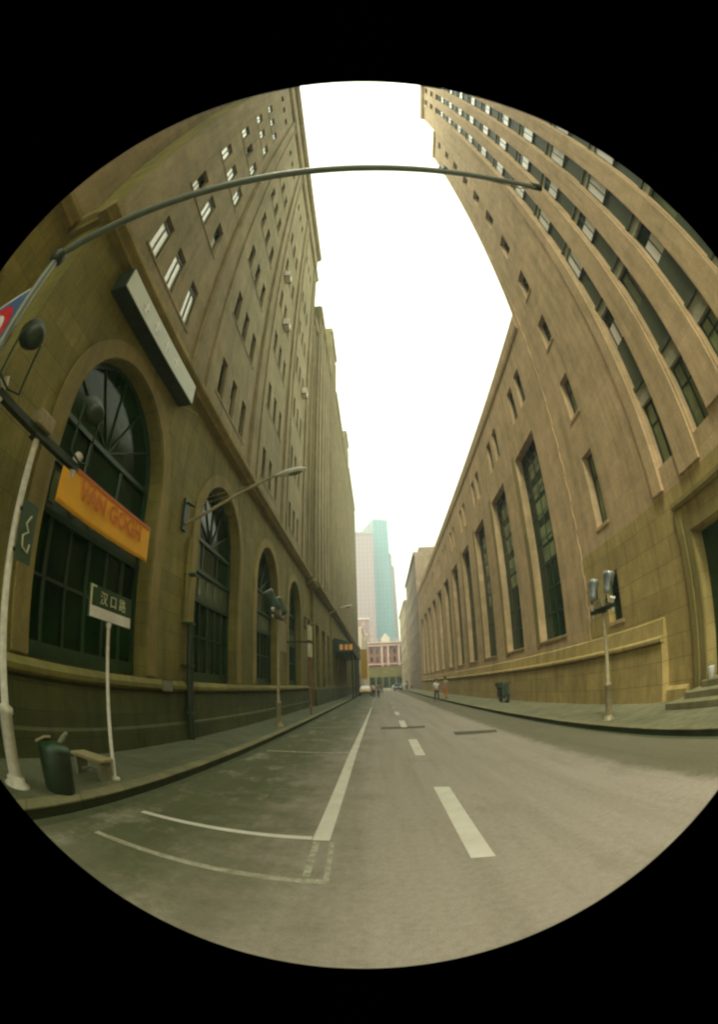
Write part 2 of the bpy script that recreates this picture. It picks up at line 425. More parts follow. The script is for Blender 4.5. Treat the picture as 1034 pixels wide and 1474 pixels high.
flat('old_lane_line', [[(-.64,3.2),(-.58,3.2),(-.62,4.14),(-.68,4.14)]], M['paint_ghost'])
for i, (a, b_, xa) in enumerate([(3.45,6.48,.80),(9.6,12.5,.80),(16.1,19.0,.80),(22.4,25.2,.81),(28.6,31.4,.83),(35,37.6,.85),(41.5,44,.87),(48,50.4,.9)]):
    wd = .105 if i else .10
    flat('dash_line', [[(xa-wd,a),(xa+wd,a-.06),(xa+wd+.04,b_-.1),(xa-wd+.02,b_)]], M['paint'] if i < 4 else M['paint_worn'])
M['kerb_shade'] = plain('kerb_shade_tone', (.062,.075,.028), .85, var=.35, scale=3, bmp=.4)  # dark strips beside the kerbs, painting in the kerb shadow
flat('gutter_shade', [[(-3.045,-20),(-2.90,-20),(-2.88,60),(-3.045,60)]], M['kerb_shade'], .003)
flat('gutter_shade', [[(4.60,-20),(4.715,-20),(4.715,60),(4.62,60)]], M['kerb_shade'], .003)
pt = M['road_patch'] = plain('patch_tar', (.085,.08,.04), .8, var=.3, scale=9, bmp=.5)
flat('road_patch', [[(2.05,12.55),(3.16,12.1),(3.27,12.75),(2.12,13.45)]], pt)
flat('road_patch', [[(-.04,15.75),(1.45,15.35),(1.55,16.1),(.0,16.5)]], pt, .0025)
# pavements with kerbs
def pave(name, x0, x1, mat, kx):
    m = MB(); m.box(x0, x1, -60, 160, -.05, .13); return tag(m.build(name, mat), kind='structure')
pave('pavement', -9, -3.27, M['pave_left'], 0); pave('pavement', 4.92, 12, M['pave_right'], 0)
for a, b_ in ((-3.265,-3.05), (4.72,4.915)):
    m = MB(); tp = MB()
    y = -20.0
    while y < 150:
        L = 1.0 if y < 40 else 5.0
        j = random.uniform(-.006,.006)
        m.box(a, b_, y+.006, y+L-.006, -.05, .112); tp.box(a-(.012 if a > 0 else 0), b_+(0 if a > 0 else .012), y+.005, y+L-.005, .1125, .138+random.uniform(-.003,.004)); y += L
    kb = tag(m.build('kerb', M['kerb_face_shade']), kind='structure'); tp.lock = True; kt = tp.build('kerb_top', M['kerb'], None, bevel=.008); kt.parent = kb
# drain in the left gutter
# ================================================================== LEFT: arcaded corner tower
XL = -4.8
A = thing('stone_building', 'tall olive stone building with round-arched windows behind the orange banner', 'building', (XL, 2.72, .13))
Aroot = A
ROWS = [11.22+3.77*k for k in range(7)] + [36.2+2.2]
ROWS = [11.22+3.77*k for k in range(6)] + [35.9]
arches = []
for c in (6.42, 12.72, 18.95, 25.4):
    arches.append((c-1.93, c+1.93, 1.62, 7.72, 5.80))
arches[0] = (4.5, 8.32, 1.62, 7.62, 5.72)
holesA = list(arches)
wl = MB(); shell(wl, XL, -30, 2.72, 29.6, .1, 45.2)
facade(wl, XL, 2.72, 29.6, .1, 9.2, holesA, .42, -1)
holesU = []; specs = []
for b_, ys in enumerate([(4.78,6.05,7.42), (11.0,12.28,13.6), (17.15,18.45,19.75), (23.4,24.7,26.0)]):
    for yy in ys:
        for k, z in enumerate(ROWS):
            w, h = (.62, 1.56) if b_ == 0 else (.56, 1.5)
            if z > 35: h = 1.1
            holesU.append((yy-w/2, yy+w/2, z-h/2, z+h/2)); specs.append((yy, z, w, h, b_, k))
    # little row under the roof cornice
wl2 = MB(); facade(wl2, XL, 2.72, 29.6, 9.2, 45.2, holesU, .22, -1)
wl.v_off = 0
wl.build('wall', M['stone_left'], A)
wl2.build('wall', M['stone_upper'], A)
for (yy, z, w, h, b_, k) in specs:
    if b_ == 0:
        kind = 'lit' if k < 6 and random.random() < .85 else 'half'  # white panes have the reflected sky painted in
    else: kind = 'dark' if random.random() < .8 else 'half'
    small_window(A, XL-(.20 if kind != 'lit' else .10), 1, yy, z-(.12 if kind == 'lit' else 0), w+.02, h+.02-(.24 if kind == 'lit' else 0), kind, 1)
# arched windows: glass, frame with mullions, transom panel
def arch_poly(ya, yb, za, zs_, zt, n=24, inset=0):
    r = (yb-ya)/2-inset; cy = (ya+yb)/2; rz = zt-zs_-inset
    return [(ya+inset, za+inset)] + [(cy-r*math.cos(math.pi*k/n), zs_+rz*math.sin(math.pi*k/n)) for k in range(n+1)] + [(yb-inset, za+inset)]
def arch_window(parent, x, a):
    ya, yb, za, zt, zs_ = a; cy = (ya+yb)/2; R_ = (yb-ya)/2
    f = MB()
    outer = arch_poly(ya, yb, za, zs_, zt); inner = arch_poly(ya, yb, za, zs_, zt, inset=.11)
    for i in range(len(outer)-1):
        o1, o2, i1, i2 = outer[i], outer[i+1], inner[i], inner[i+1]
        f.quad((x+.08,*o1),(x+.08,*o2),(x+.08,*i2),(x+.08,*i1)); f.quad((x+.08,*i1),(x+.08,*i2),(x,*i2),(x,*i1))
    f.box(x, x+.08, ya+.11, yb-.11, za, za+.28)
    n = 6
    for k in range(1, n):
        yy = ya+(yb-ya)*k/n; t = .05 if k % 2 else .032
        f.box(x, x+.062, yy-t, yy+t, za+.28, 3.93)
    f.box(x, x+.10, ya+.02, yb-.02, 3.93, 4.03); f.box(x, x+.115, ya+.02, yb-.02, 4.80, 4.92)
    f.box(x, x+.055, ya+.05, yb-.05, 2.92, 2.97)
    for k in range(1, 3):
        yy = ya+(yb-ya)*k/3; f.box(x, x+.06, yy-.04, yy+.04, 4.92, zs_)
    f.box(x, x+.09, ya+.03, yb-.03, zs_-.05, zs_+.05)
    for k in range(1, 6):   # fan bars
        t = math.pi*k/6; p = [(cy, zs_+.05), (cy-math.cos(t)*(R_-.05), zs_+math.sin(t)*(R_-.05))]
        f.tube([(x+.03, *p[0]), (x+.03, *p[1])], .025, 6)
    wdw = f.build('arched_window', M['frame'], parent)
    p = MB(); p.poly([(x+.012, a_, b_) for a_, b_ in arch_poly(ya-.02, yb+.02, za, zs_, zt+.02)])
    p.build('pane', M['glass'], wdw)
    q = MB()
    q.box(x+.016, x+.045, ya+.12, yb-.12, 4.05, 4.79)
    q.build('transom_panel', M['spandrel'], wdw)
    l = MB()   # pale shapes on the transom: little balusters
    for k in range(5):
        yy = ya+(yb-ya)*(.13+.17*k); l.box(x+.046, x+.075, yy-.09, yy+.09, 4.14, 4.68)
    l.build('transom_slat', M['glass_film'], wdw)
    # pale patch painting a reflection into the lower left of the fanlight
    c = MB(); c.poly([(x+.020, yy, zz) for yy, zz in ((ya+.15,4.95),(ya+.15,zs_+.25),(ya+.45,zs_+.85),(ya+.95,zs_+.35),(ya+1.5,4.95))])
    if ya > 8: c.build('painted_reflection', M['glass_film'], wdw)
    return wdw
for a in arches: arch_window(A, XL-.40, a)
# archivolts, sill course, plinth, cornice
for (ya, yb, za, zt, zs_) in arches:
    ar = MB()
    r0 = (yb-ya)/2; cy = (ya+yb)/2; n = 28; rz = zt-zs_
    for k in range(n):
        pts = []
        for kk in (k, k+1):
            t = math.pi*kk/n
            for e in (.02, .40): pts.append((cy-(r0+e)*math.cos(t), zs_+(rz+e)*math.sin(t)))
        i1, o1, i2, o2 = pts; xx = XL+.055
        ar.quad((xx,*i1),(xx,*o1),(xx,*o2),(xx,*i2)); ar.quad((XL-.01,*o1),(xx,*o1),(xx,*o2),(XL-.01,*o2)); ar.quad((XL-.01,*i1),(xx,*i1),(xx,*i2),(XL-.01,*i2))
    ar.lock = True
    for a_, b_ in ((ya-.40, ya-.02), (yb+.02, yb+.40)): ar.box(XL-.01, XL+.055, a_, b_, 1.66, zs_)
    ar.build('arch_moulding', M['stone_trim'], A)
pl = MB(); pl.prism([(XL-.02,.10),(XL+.16,.10),(XL+.15,.55),(XL+.10,.60),(XL+.09,1.30),(XL-.02,1.36)], 'y', 2.70, 29.62)
pl.build('plinth', M['stone_left_dark'], A)
si = MB(); si.prism([(XL-.02,1.37),(XL+.14,1.38),(XL+.17,1.42),(XL+.17,1.50),(XL+.08,1.60),(XL-.02,1.61)], 'y', 2.69, 29.61)
si.build('sill_course', M['stone_left'], A)
co = MB(); cornice(co, XL, 1, 2.38, 29.63, 8.98, .36, .52)
co.prism([(2.72,8.98),(2.55,8.98),(2.52,9.05),(2.41,9.12),(2.38,9.16),(2.38,9.32),(2.44,9.36),(2.65,9.5),(2.72,9.5)], 'x', XL-.06, -5.72)
co.build('cornice', M['stone_trim'], A)
# panel of carved blocks above the cornice, and shallow pilasters between the bays
pi = MB()
for yy in (9.3, 15.5, 21.8, 28.3):
    for d in (-.62, .42): pi.box(XL-.01, XL+.14, yy+d-.12, yy+d+.14, 9.52, 40.2)
    pi.box(XL-.012, XL+.07, yy-.46, yy+.40, 9.52, 40.2)
pi.build('pilaster', M['stone_upper'], A)
dn = MB(); y = 2.9
while y < 29.4:
    dn.box(XL-.01, XL+.11, y, y+.22, 9.55, 9.80); y += .52
dn.build('block_course', M['stone_trim'], A)
tc = MB(); cornice(tc, XL, 1, 2.6, 29.66, 40.2, .25, .5); cornice(tc, XL, 1, 2.5, 29.7, 44.4, .42, .82)
tc.box(XL-.01, XL+.08, 2.7, 29.62, 40.75, 41.05)
tc.build('roof_cornice', M['stone_upper'], A)
kl = MB()
for b0 in (4.78, 11.0, 17.15, 23.4):
    for k in range(6):
        kl.box(XL-.01, XL+.025, b0-.45, b0+3.05, ROWS[k]-.90, ROWS[k]-.82)
kl.build('window_sill', M['stone_upper'], A)
# set-back side wing nearer the camera
B0 = thing('side_wing', 'olive stone wing set back beside the corner, nearest at the left edge', 'building', (-5.72, -12, .13))
h0 = [(-1.25, 2.25, 1.62, 7.5, 5.75), (-8.2, -4.7, 1.62, 7.5, 5.75)]
hu = []
for c in (-6.5, -.1):
    for d in (-1.35, 0, 1.35):
        for z in ROWS: hu.append((c+d-.3, c+d+.3, z-.75, z+.75 if z < 35 else z+.5))
w = MB(); facade(w, -5.72, -12, 2.71, .1, 9.0, h0, .4, -1); shell(w, -5.72, -30, -12, 2.71, .1, 43); w.build('wall', M['stone_left'], B0)
w = MB(); facade(w, -5.72, -12, 2.71, 9.0, 43, hu, .22, -1); w.build('wall', M['stone_upper'], B0)
for a in h0: arch_window(B0, -6.1, a)
for q in hu: small_window(B0, -5.92, 1, (q[0]+q[1])/2, (q[2]+q[3])/2, .62, q[3]-q[2]+.02, 'dark' if random.random() < .6 else 'lit')
w = MB(); cornice(w, -5.72, 1, -12, 2.37, 8.98, .36, .52); w.build('cornice', M['stone_trim'], B0)
w = MB(); w.prism([(-5.74,.1),(-5.56,.1),(-5.6,1.3),(-5.74,1.36)], 'y', -12, 2.69); w.build('plinth', M['stone_left_dark'], B0)

# ------------------------------------------------------------------ further blocks on the left
def block(label, x, y0, y1, z1, cols, rows_, win, stone_, name='stone_building', cor=.3, side=1, depth=-28, ground=True, wfrac=None, z_low=9.3, groundwin=True):
    s = side
    T = thing(name, label, 'building', (x, y0, .13))
    hs = []
    pitch = (y1-y0)/cols; ww, wh = win
    zr = [z_low+1.9+k*3.77 for k in range(rows_) if z_low+1.9+k*3.77+wh/2 < z1-1.5]
    for i in range(cols):
        c = y0+pitch*(i+.5)
        for z in zr: hs.append((c-ww/2, c+ww/2, z-wh/2, z+wh/2))
    gh = []
    if groundwin:
        n = max(1, int((y1-y0)/3.2)); p2 = (y1-y0)/n
        for i in range(n):
            c = y0+p2*(i+.5); gh.append((c-p2*.27, c+p2*.27, 1.5, 6.2))
    w = MB(); facade(w, x, y0, y1, .1, 8.9, gh, .4, -s); shell(w, x, depth, y0, y1, .1, z1); w.build('wall', stone_[0], T)
    w = MB(); facade(w, x, y0, y1, 8.9, z1, hs, .2, -s); w.build('wall', stone_[1], T)
    for q in hs: small_window(T, x-.18*s, s, (q[0]+q[1])/2, (q[2]+q[3])/2, ww+.02, wh+.02, 'dark' if random.random() < .8 else 'lit')
    for q in gh:
        small_window(T, x-.38*s, s, (q[0]+q[1])/2, (q[2]+q[3])/2, q[1]-q[0]+.02, q[3]-q[2]+.02, 'dark', 2)
    w = MB(); cornice(w, x, s, y0+.01, y1-.01, z1-.75, cor, .8); 
    w.build('roof_cornice', stone_[1], T)
    w = MB(); cornice(w, x, s, y0+.01, y1-.01, 8.6, .5, .7); w.build('cornice', stone_[0], T)
    w = MB()
    for i in range(cols+1):
        c = y0+pitch*i
        a_, b_ = max(y0+.03, c-pitch*.19), min(y1-.03, c+pitch*.19)
        if b_ > a_: w.box(x-.01*s, x+.16*s, a_, b_, 9.3, z1-1.4)
        if i < cols:
            c2 = c+pitch*.5
            w.box(x-.01*s, x+.07*s, c2-ww/2-.14, c2-ww/2-.02, 9.3, z1-1.6); w.box(x-.01*s, x+.07*s, c2+ww/2+.02, c2+ww/2+.14, 9.3, z1-1.6)
    w.build('pilaster', stone_[1], T)
    w = MB(); w.prism([(x-.02*s,.1),(x+.15*s,.1),(x+.1*s,1.3),(x-.02*s,1.38)], 'y', y0+.01, y1-.01); w.build('plinth', M['stone_left_dark'], T)
    return T
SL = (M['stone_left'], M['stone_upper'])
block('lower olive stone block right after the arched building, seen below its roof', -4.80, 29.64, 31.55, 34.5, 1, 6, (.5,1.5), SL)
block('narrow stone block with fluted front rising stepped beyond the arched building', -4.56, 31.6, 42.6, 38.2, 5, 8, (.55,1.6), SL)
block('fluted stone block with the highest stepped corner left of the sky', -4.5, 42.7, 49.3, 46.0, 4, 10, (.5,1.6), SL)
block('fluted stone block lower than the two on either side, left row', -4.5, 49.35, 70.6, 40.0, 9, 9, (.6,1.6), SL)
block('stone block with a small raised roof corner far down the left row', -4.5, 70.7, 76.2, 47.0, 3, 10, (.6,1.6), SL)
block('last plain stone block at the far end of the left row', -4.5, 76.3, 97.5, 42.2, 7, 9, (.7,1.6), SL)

# ================================================================== RIGHT: tower + long low hall
XR = 7.2
T = thing('stone_tower', 'tall tan stone tower with vertical window strips on the right', 'building', (XR, 14.2, .13))
SM = [(2.72,4.2),(5.8,8.3),(9.85,11.5),(13.3,14.7),(16.45,17.9),(19.75,21.2),(22.95,24.4),(26.15,27.5),(29.35,30.6),(32.6,33.9),(35.85,37.1),(39.2,40.3)]
STR = [(7.43,8.23), (5.6,6.4), (3.78,4.6), (1.98,2.8), (.16,.98), (-1.7,-.86), (-3.5,-2.7)]
hol = [(11.55 if a < 5 else 11.5, 12.4 if a < 5 else 12.3, a, b_) for a, b_ in SM if b_ < 47]
hol += [(a, b_, 5.88 if i < 2 else 6.5, 42.2) for i, (a, b_) in enumerate(STR)]
hol += [(a, b_, z, z+1.4) for a, b_ in STR for z in (43.6, 46.6)]
def dd(lst): return lst
low = [h_ for h_ in hol if h_[2] < 5.87 and h_[3] < 5.0]
door = (3.2, 7.5, .1, 3.95)
w = MB(); facade(w, XR, -25, 14.2, .1, 5.2, low+[door], .45, 1); w.build('wall', M['stone_right_low'], T)
w = MB(); up = [h_ for h_ in hol if h_[2] > 5.2]
facade(w, XR, -25, 10.7, 5.2, 49.6, [h_ for h_ in up if h_[1] < 10.7], .34, 1)
facade(w, XR, 10.7, 14.2, 5.2, 42.6, [h_ for h_ in up if h_[0] > 10.7], .34, 1)
shell(w, XR, 34, -25, 10.7, 5.2, 49.6); shell(w, XR, 34, 10.71, 14.2, 5.2, 42.6)
w.build('wall', M['stone_right'], T)
for (ya, yb, za, zb) in [h_ for h_ in hol if h_[0] > 10.7]:
    small_window(T, XR+.30, -1, (ya+yb)/2, (za+zb)/2, yb-ya+.02, zb-za+.02, 'grey' if za > 12 else 'film' if za > 5 else 'dark', 2)
# strips: spandrel + lintel + window, repeated up
strip_n = 0
for i, (ya, yb) in enumerate(STR):
    sp = MB(); li = MB()
    z = 10.57; yc = (ya+yb)/2; w0 = yb-ya
    zb0 = 5.88 if i < 2 else 6.5
    small_window(T, XR+.30, -1, yc, (zb0+7.72)/2, w0+.02, 7.72-zb0, 'film', 2)
    li.box(XR+.16, XR+.40, ya+.005, yb-.005, 7.73, 8.20); sp.box(XR+.20, XR+.40, ya+.005, yb-.005, 8.205, 9.88)
    sp.box(XR+.10, XR+.19, ya+.005, yb-.005, 8.21, 8.34)
    while z < 41.5:
        if strip_n < 75 or i < 4:
            small_window(T, XR+(.18 if z > 13 else .3), -1, yc, z-.03, w0+.02, 1.28, ['lit','lit','half','lit','lit'][(int(z*3)+i) % 5] if z > 13 else ['half','film'][i % 2], 1); strip_n += 1
        li.box(XR+.16, XR+.40, ya+.005, yb-.005, z+.62, z+.93)
        sp.box(XR+.20, XR+.40, ya+.005, yb-.005, z+.935, z+2.60)
        sp.box(XR+.10, XR+.19, ya+.005, yb-.005, z+.94, z+1.06)
        z += 3.27
    sp.build('spandrel', M['spandrel'], T); li.build('lintel', M['lintel'], T)
    for z in (43.6, 46.6): small_window(T, XR+.30, -1, yc, z+.7, w0+.02, 1.42, 'grey', 1)
pr = MB()   # piers between strips stand a little proud, lit edges
edges = [8.55] + [ (STR[k][0]+STR[k+1][1])/2 for k in range(len(STR)-1)]
for k, e in enumerate(edges):
    if k == 0: pr.box(XR+.01, XR-.10, 8.26, 8.72, 5.30, 48.2)
    else: pr.box(XR+.01, XR-.07, STR[k][1]+.06, STR[k-1][0]-.06, 5.30 if k < 2 else 6.0, 48.2)
pr.build('pier', M['stone_right'], T)
qn = MB()   # corner strip of long-and-short stones
z = .2; k = 0
while z < 42:
    d = .40 if k % 2 else .34
    qn.box(XR+.01, XR-.03, 14.215-d, 14.215, z, z+.545); z += .55; k += 1
qn.build('quoin', M['stone_right'], T)
rc = MB(); cornice(rc, XR, -1, -25, 10.72, 48.6, .3, 1.0); cornice(rc, XR, -1, 10.75, 14.23, 41.9, .14, .7); rc.build('roof_cornice', M['stone_right'], T)
jm = MB()   # bright inner jamb strips of the small windows (sloped sills)
for a, b_ in SM[:5]: jm.prism([(XR-.03,a-.12),(XR-.03,a-.03),(XR+.3,a+.02),(XR+.3,a-.12)], 'y', 11.45, 12.4)
jm.build('window_sill', M['stone_right'], T)
# base: battered plinth with torus, ends before the door bay
bs = MB()
bs.prism([(XR+.02,.1),(XR-.26,.1),(XR-.22,1.66),(XR-.16,1.70),(XR-.07,2.30),(XR+.02,2.34)], 'y', 9.25, 14.21)
bs.build('plinth', M['stone_right_low'], T)
to = MB(); to.prism([(XR-.12,1.70),(XR-.26,1.71),(XR-.29,1.75),(XR-.29,1.81),(XR-.26,1.85),(XR-.12,1.88)], 'y', 9.23, 14.22); to.build('torus_moulding', M['stone_right_low'], T)
bs2 = MB(); bs2.prism([(XR+.02,.1),(XR-.14,.1),(XR-.12,.42),(XR-.05,.5),(XR+.02,.51)], 'y', 8.30, 9.24); bs2.build('plinth', M['stone_right_low'], T)
# door surround, door, steps
ds = MB()
for a, b_, p in ((7.52,7.74,.05),(7.78,8.0,.09)): ds.box(XR+.01, XR-p, a, b_, .12, 3.99 if p < .07 else 4.6)
ds.box(XR+.01, XR-.045, -1, 7.73, 3.995, 4.3); ds.prism([(XR+.01,4.62),(XR-.09,4.63),(XR-.15,4.7),(XR-.15,4.8),(XR+.01,4.84)], 'y', -1, 8.02)
ds.build('door_surround', M['stone_trim'], T)
dr = MB()
dr.box(XR+.36, XR+.44, 3.2, 7.5, .12, 3.94); 
for k in range(4): 
    a = 3.35+k*1.04; dr.box(XR+.33, XR+.37, a, a+.08, .7, 3.9); dr.box(XR+.34, XR+.37, a+.2, a+.9, 1.0, 2.2); dr.box(XR+.34, XR+.37, a+.2, a+.9, 2.4, 3.7)
dr.build('door', M['frame'], T)
stp = MB()
for k, (xx, yy) in enumerate(((6.1,8.0),(6.42,7.62),(6.74,7.3))):
    stp.box(XR-.005-.001*k, xx, 2.4+k*.3, yy, .13, .13+.155*(k+1)); 
stp.build('step', M['kerb'], T, bevel=.015)
# low hall
H = thing('stone_hall', 'long low tan stone hall with tall narrow windows along the right pavement', 'building', (XR, 14.25, .13))
hh = []; sm = []
c = 16.02
for k in range(11):
    y0 = c+5.42*k; hh.append((y0, y0+3.0, 2.86, 11.8))
    sm += [(y0-.25, y0+.6, 13.35, 15.2), (y0+1.25, y0+2.1, 13.35, 15.2)]
w = MB(); facade(w, XR, 14.25, 77, 2.2, 17.35, hh, .42, 1); 
facade(w, XR, 14.25, 77, 2.2, 2.21, [], .42, 1)
# small windows in a second pass: cut them from the band above 12 m
w = MB(); facade(w, XR, 14.25, 77, 2.2, 12.5, hh, .42, 1); facade(w, XR, 14.25, 77, 12.5, 17.35, sm, .26, 1); shell(w, XR, 34, 14.25, 77, 2.2, 17.35)
w.build('wall', M['stone_right'], H)
for i, (ya, yb, za, zb) in enumerate(hh):
    f = MB(); x = XR+.40; 
    for n_ in range(5): 
        yy = ya+(yb-ya)*n_/4; f.box(x, x-.05, yy-.026, yy+.026, za, zb)
    zz = za
    while zz < zb+.1: f.box(x+.003, x-.045, ya, yb, zz-.022, zz+.022); zz += 1.117
    wd = f.build('tall_window', M['frame'], H)
    p = MB(); p.quad((x-.02,ya-.01,za),(x-.02,yb+.01,za),(x-.02,yb+.01,zb+.01),(x-.02,ya-.01,zb+.01)); p.build('pane', M['glass'], wd)
    if i < 3:
        l = MB()
        for (r0, r1) in ((6.3,6.95),(7.1,7.9),(8.3,9.1),(9.3,9.9),(10.3,11.0)):
            for cc in ((0,) if i == 0 else (0,)):
                q0 = ya+1.56; l.box(x-.024, x-.034, q0+.05, q0+.65, r0, r1); l.box(x-.024, x-.034, q0-.66, q0-.06, r0+.02, r1-.03)
        l.build('lit_pane', M['glass_film'], wd)
for (ya, yb, za, zb) in sm: small_window(H, XR+.24, -1, (ya+yb)/2, (za+zb)/2, yb-ya+.02, zb-za+.02, 'grey', 1)
w = MB(); w.prism([(XR+.02,.1),(XR-.20,.1),(XR-.18,1.62),(XR-.10,1.70),(XR-.05,2.30),(XR+.02,2.36)], 'y', 14.23, 77.0)
w.build('plinth', M['stone_right_low'], H)
w = MB(); w.prism([(XR-.05,1.70),(XR-.22,1.71),(XR-.25,1.75),(XR-.25,1.81),(XR-.22,1.85),(XR-.05,1.88)], 'y', 14.24, 77.02); w.build('torus_moulding', M['stone_right_low'], H)
w = MB(); w.prism([(XR+.02,16.5),(XR-.05,16.5),(XR-.08,16.7),(XR-.08,17.3),(XR-.02,17.45),(XR+.4,17.47),(XR+.4,17.2)], 'y', 14.24, 77.0); w.build('parapet', M['stone_right'], H)
w = MB()
for (ya, yb, za, zb) in hh:
    w.prism([(XR-.04,2.74),(XR-.04,2.82),(XR+.4,2.88),(XR+.4,2.74)], 'y', ya-.06, yb+.06)
    w.box(XR-.02, XR+.01, yb+.04, yb+.5, 2.6, 12.1)
w.build('window_sill', M['stone_trim'], H)
# far right blocks
def simple_block(name, label, x, y0, y1, z1, mat, side, depth, wins=True, step=None):
    T_ = thing(name, label, 'building', (x, y0, .13)); hs = []
    n = max(2, int((y1-y0)/3.4)); p = (y1-y0)/n
    for i in range(n):
        for z in [2.4+3.4*k for k in range(int((z1-3)/3.4))]:
            hs.append((y0+p*(i+.3), y0+p*(i+.7), z, z+1.7))
    w = MB(); facade(w, x, y0, y1, .1, z1, hs, .25, -side); shell(w, x, depth, y0, y1, .1, z1)
    if step: w.box(x-side*1.0, depth+side*1.0, y0+1, y1-1, z1, z1+step)
    # windows also on the end wall that faces the street's near end
    w.build('wall', mat, T_)
    for q in hs: small_window(T_, x-.22*side, side, (q[0]+q[1])/2, (q[2]+q[3])/2, q[1]-q[0]+.02, q[3]-q[2]+.02, 'grey')
    e = MB()
    for k in range(3):
        for z in [2.6+3.4*k2 for k2 in range(int((z1-3)/3.4))]:
            a = x - side*(1.6+k*3.2); e.box(min(a, a-side*1.3), max(a, a-side*1.3), y0-.06, y0+.02, z, z+1.6)
    e.build('end_window', M['glass2'], T_)
    c_ = MB(); cornice(c_, x, side, y0-.02, y1, z1-.6, .3, .7); c_.build('roof_cornice', mat, T_)
    return T_
simple_block('stone_building', 'pinkish stone block rising behind the far end of the low hall', 7.35, 79.5, 108, 25.5, M['stone_far'], -1, 34, step=1.2)
simple_block('stone_building', 'pale tan block farthest along the right side of the street', 7.0, 111, 141, 22.4, M['stone_pale'], -1, 34)
simple_block('white_building', 'narrow whitish building past the left row, above the yellow hanging sign', -4.4, 118, 138, 17.0, M['white_trim'], 1, -14)
simple_block('grey_building', 'low grey-brown building just past the end of the left row', -4.9, 99, 116, 11.0, M['stone_far'], 1, -20)

# ================================================================== street end: red-brick building and towers
E_ = thing('brick_building', 'red-brick building with white pilasters and gable closing the street', 'building', (4, 150, 0))
def ybox(mb, x0, x1, z0, z1, y0, y1): mb.box(x0, x1, y0, y1, z0, z1)
w = MB(); w.box(-3.6, 30, 150, 165, 0, 15.6); w.build('wall', M['brick_red'], E_)
w = MB()
for a in (.7, 2.75, 6.4, 10.2): w.box(a, a+.65, 149.6, 150.05, 7.4, 15.0)
w.box(-3.7, 30.1, 149.5, 150.04, 14.3, 14.8); w.box(-3.8, 30.2, 149.3, 150.03, 15.2, 15.75); w.box(-3.7, 30.1, 149.55, 150.02, 8.0, 8.35)
for k in range(24): w.box(-3.5+k*1.4, -3.3+k*1.4, 149.6, 149.8, 15.75, 16.5)
w.box(-3.6, 30, 149.58, 149.82, 16.5, 16.65)
w.build('trim', plain('pink_trim', (.62,.46,.38), .7), E_)
w = MB(); w.prism([(1.0,15.76),(1.0,17.2),(1.6,17.6),(1.9,18.2),(2.4,18.5),(2.9,18.2),(3.2,17.6),(3.8,17.2),(3.8,15.76)], 'y', 149.4, 150.4); w.build('gable', M['white_trim'], E_)
for k in range(9):
    for z in (9.0, 11.8):
        a = -2.9+k*1.9
        f = MB(); f.box(a, a+.9, 149.85, 150.02, z, z+1.7); wf = f.build('window', M['glass2'], E_)
w = MB()
for k in range(8): w.box(-3.2+k*2.2, -1.6+k*2.2, 149.5, 149.69, .2, 3.8)
w.build('shopfront', M['glass'], E_)
w = MB(); w.box(-3.62, 30.02, 149.7, 150.03, 0, 7.2); w.build('ground_storey', M['stone_left'], E_)

def tower(name, label, loc, parts):
    t = thing(name, label, 'skyscraper', loc)
    for nm, pts, y0, y1, mat in parts:
        m = MB(); m.prism(pts, 'y', y0, y1); m.build(nm, mat, t)
    return t
k = 350/150
def px(a): return a*k
def pz(z): return 1.65+(z-1.65)*k
tower('teal_skyscraper', 'teal glass skyscraper with a slanted top at the end of the street', (px(2), 350, 0), [
    ('glass_wall', [(px(-.35),0),(px(-.35),pz(59.8)),(px(4.9),pz(59.1)),(px(5.6),0)], 350, 380, M['teal']),
    ('slanted_wing', [(px(-7.6),0),(px(-7.6),pz(52.6)),(px(-.9),pz(60.2)),(px(-.4),pz(60.2)),(px(-.4),0)], 356, 378, M['teal_pale'])])
tower('pink_skyscraper', 'pinkish office tower with a gridded face left of the teal one', (px(-5), 330, 0), [
    ('wall', [(px(-9.5),0),(px(-9.5),pz(51.5)),(px(-.6),pz(50.8)),(px(-.6),0)], 330, 349, M['pink_tower']),
    ('roof_edge', [(px(-9.6),pz(51.6)),(px(-9.6),pz(52.3)),(px(-.5),pz(51.6)),(px(-.5),pz(50.9))], 329.5, 350, M['tan_tower'])])
tower('tan_skyscraper', 'slim tan stepped tower right behind the teal skyscraper', (px(6), 352, 0), [
    ('wall', [(px(4.6),0),(px(4.6),pz(51.0)),(px(6.3),pz(50.6)),(px(6.3),pz(46)),(px(7.1),pz(45.6)),(px(8.0),0)], 383, 400, M['tan_tower'])])
w = thing('office_block', 'mid-rise pinkish-grey block below the pink tower', 'building', (-8, 200, 0))
m = MB(); m.box(-17, -3.9, 200, 214, 0, 31); m.build('wall', M['pink_tower'], w); m = MB(); m.box(-17.2, -3.7, 199.8, 214.2, 31, 31.6); m.build('roof_edge', M['white_trim'], w)
w = thing('grey_low_block', 'low greyish block with a flat roof beyond the white building', 'building', (-10, 170, 0))
m = MB(); m.box(-20, -4.2, 168, 180, 0, 20.4); m.build('wall', M['stone_far'], w); m = MB(); m.box(-20.2, -4.0, 167.8, 180.2, 20.4, 20.8); m.build('roof_edge', M['white_trim'], w)

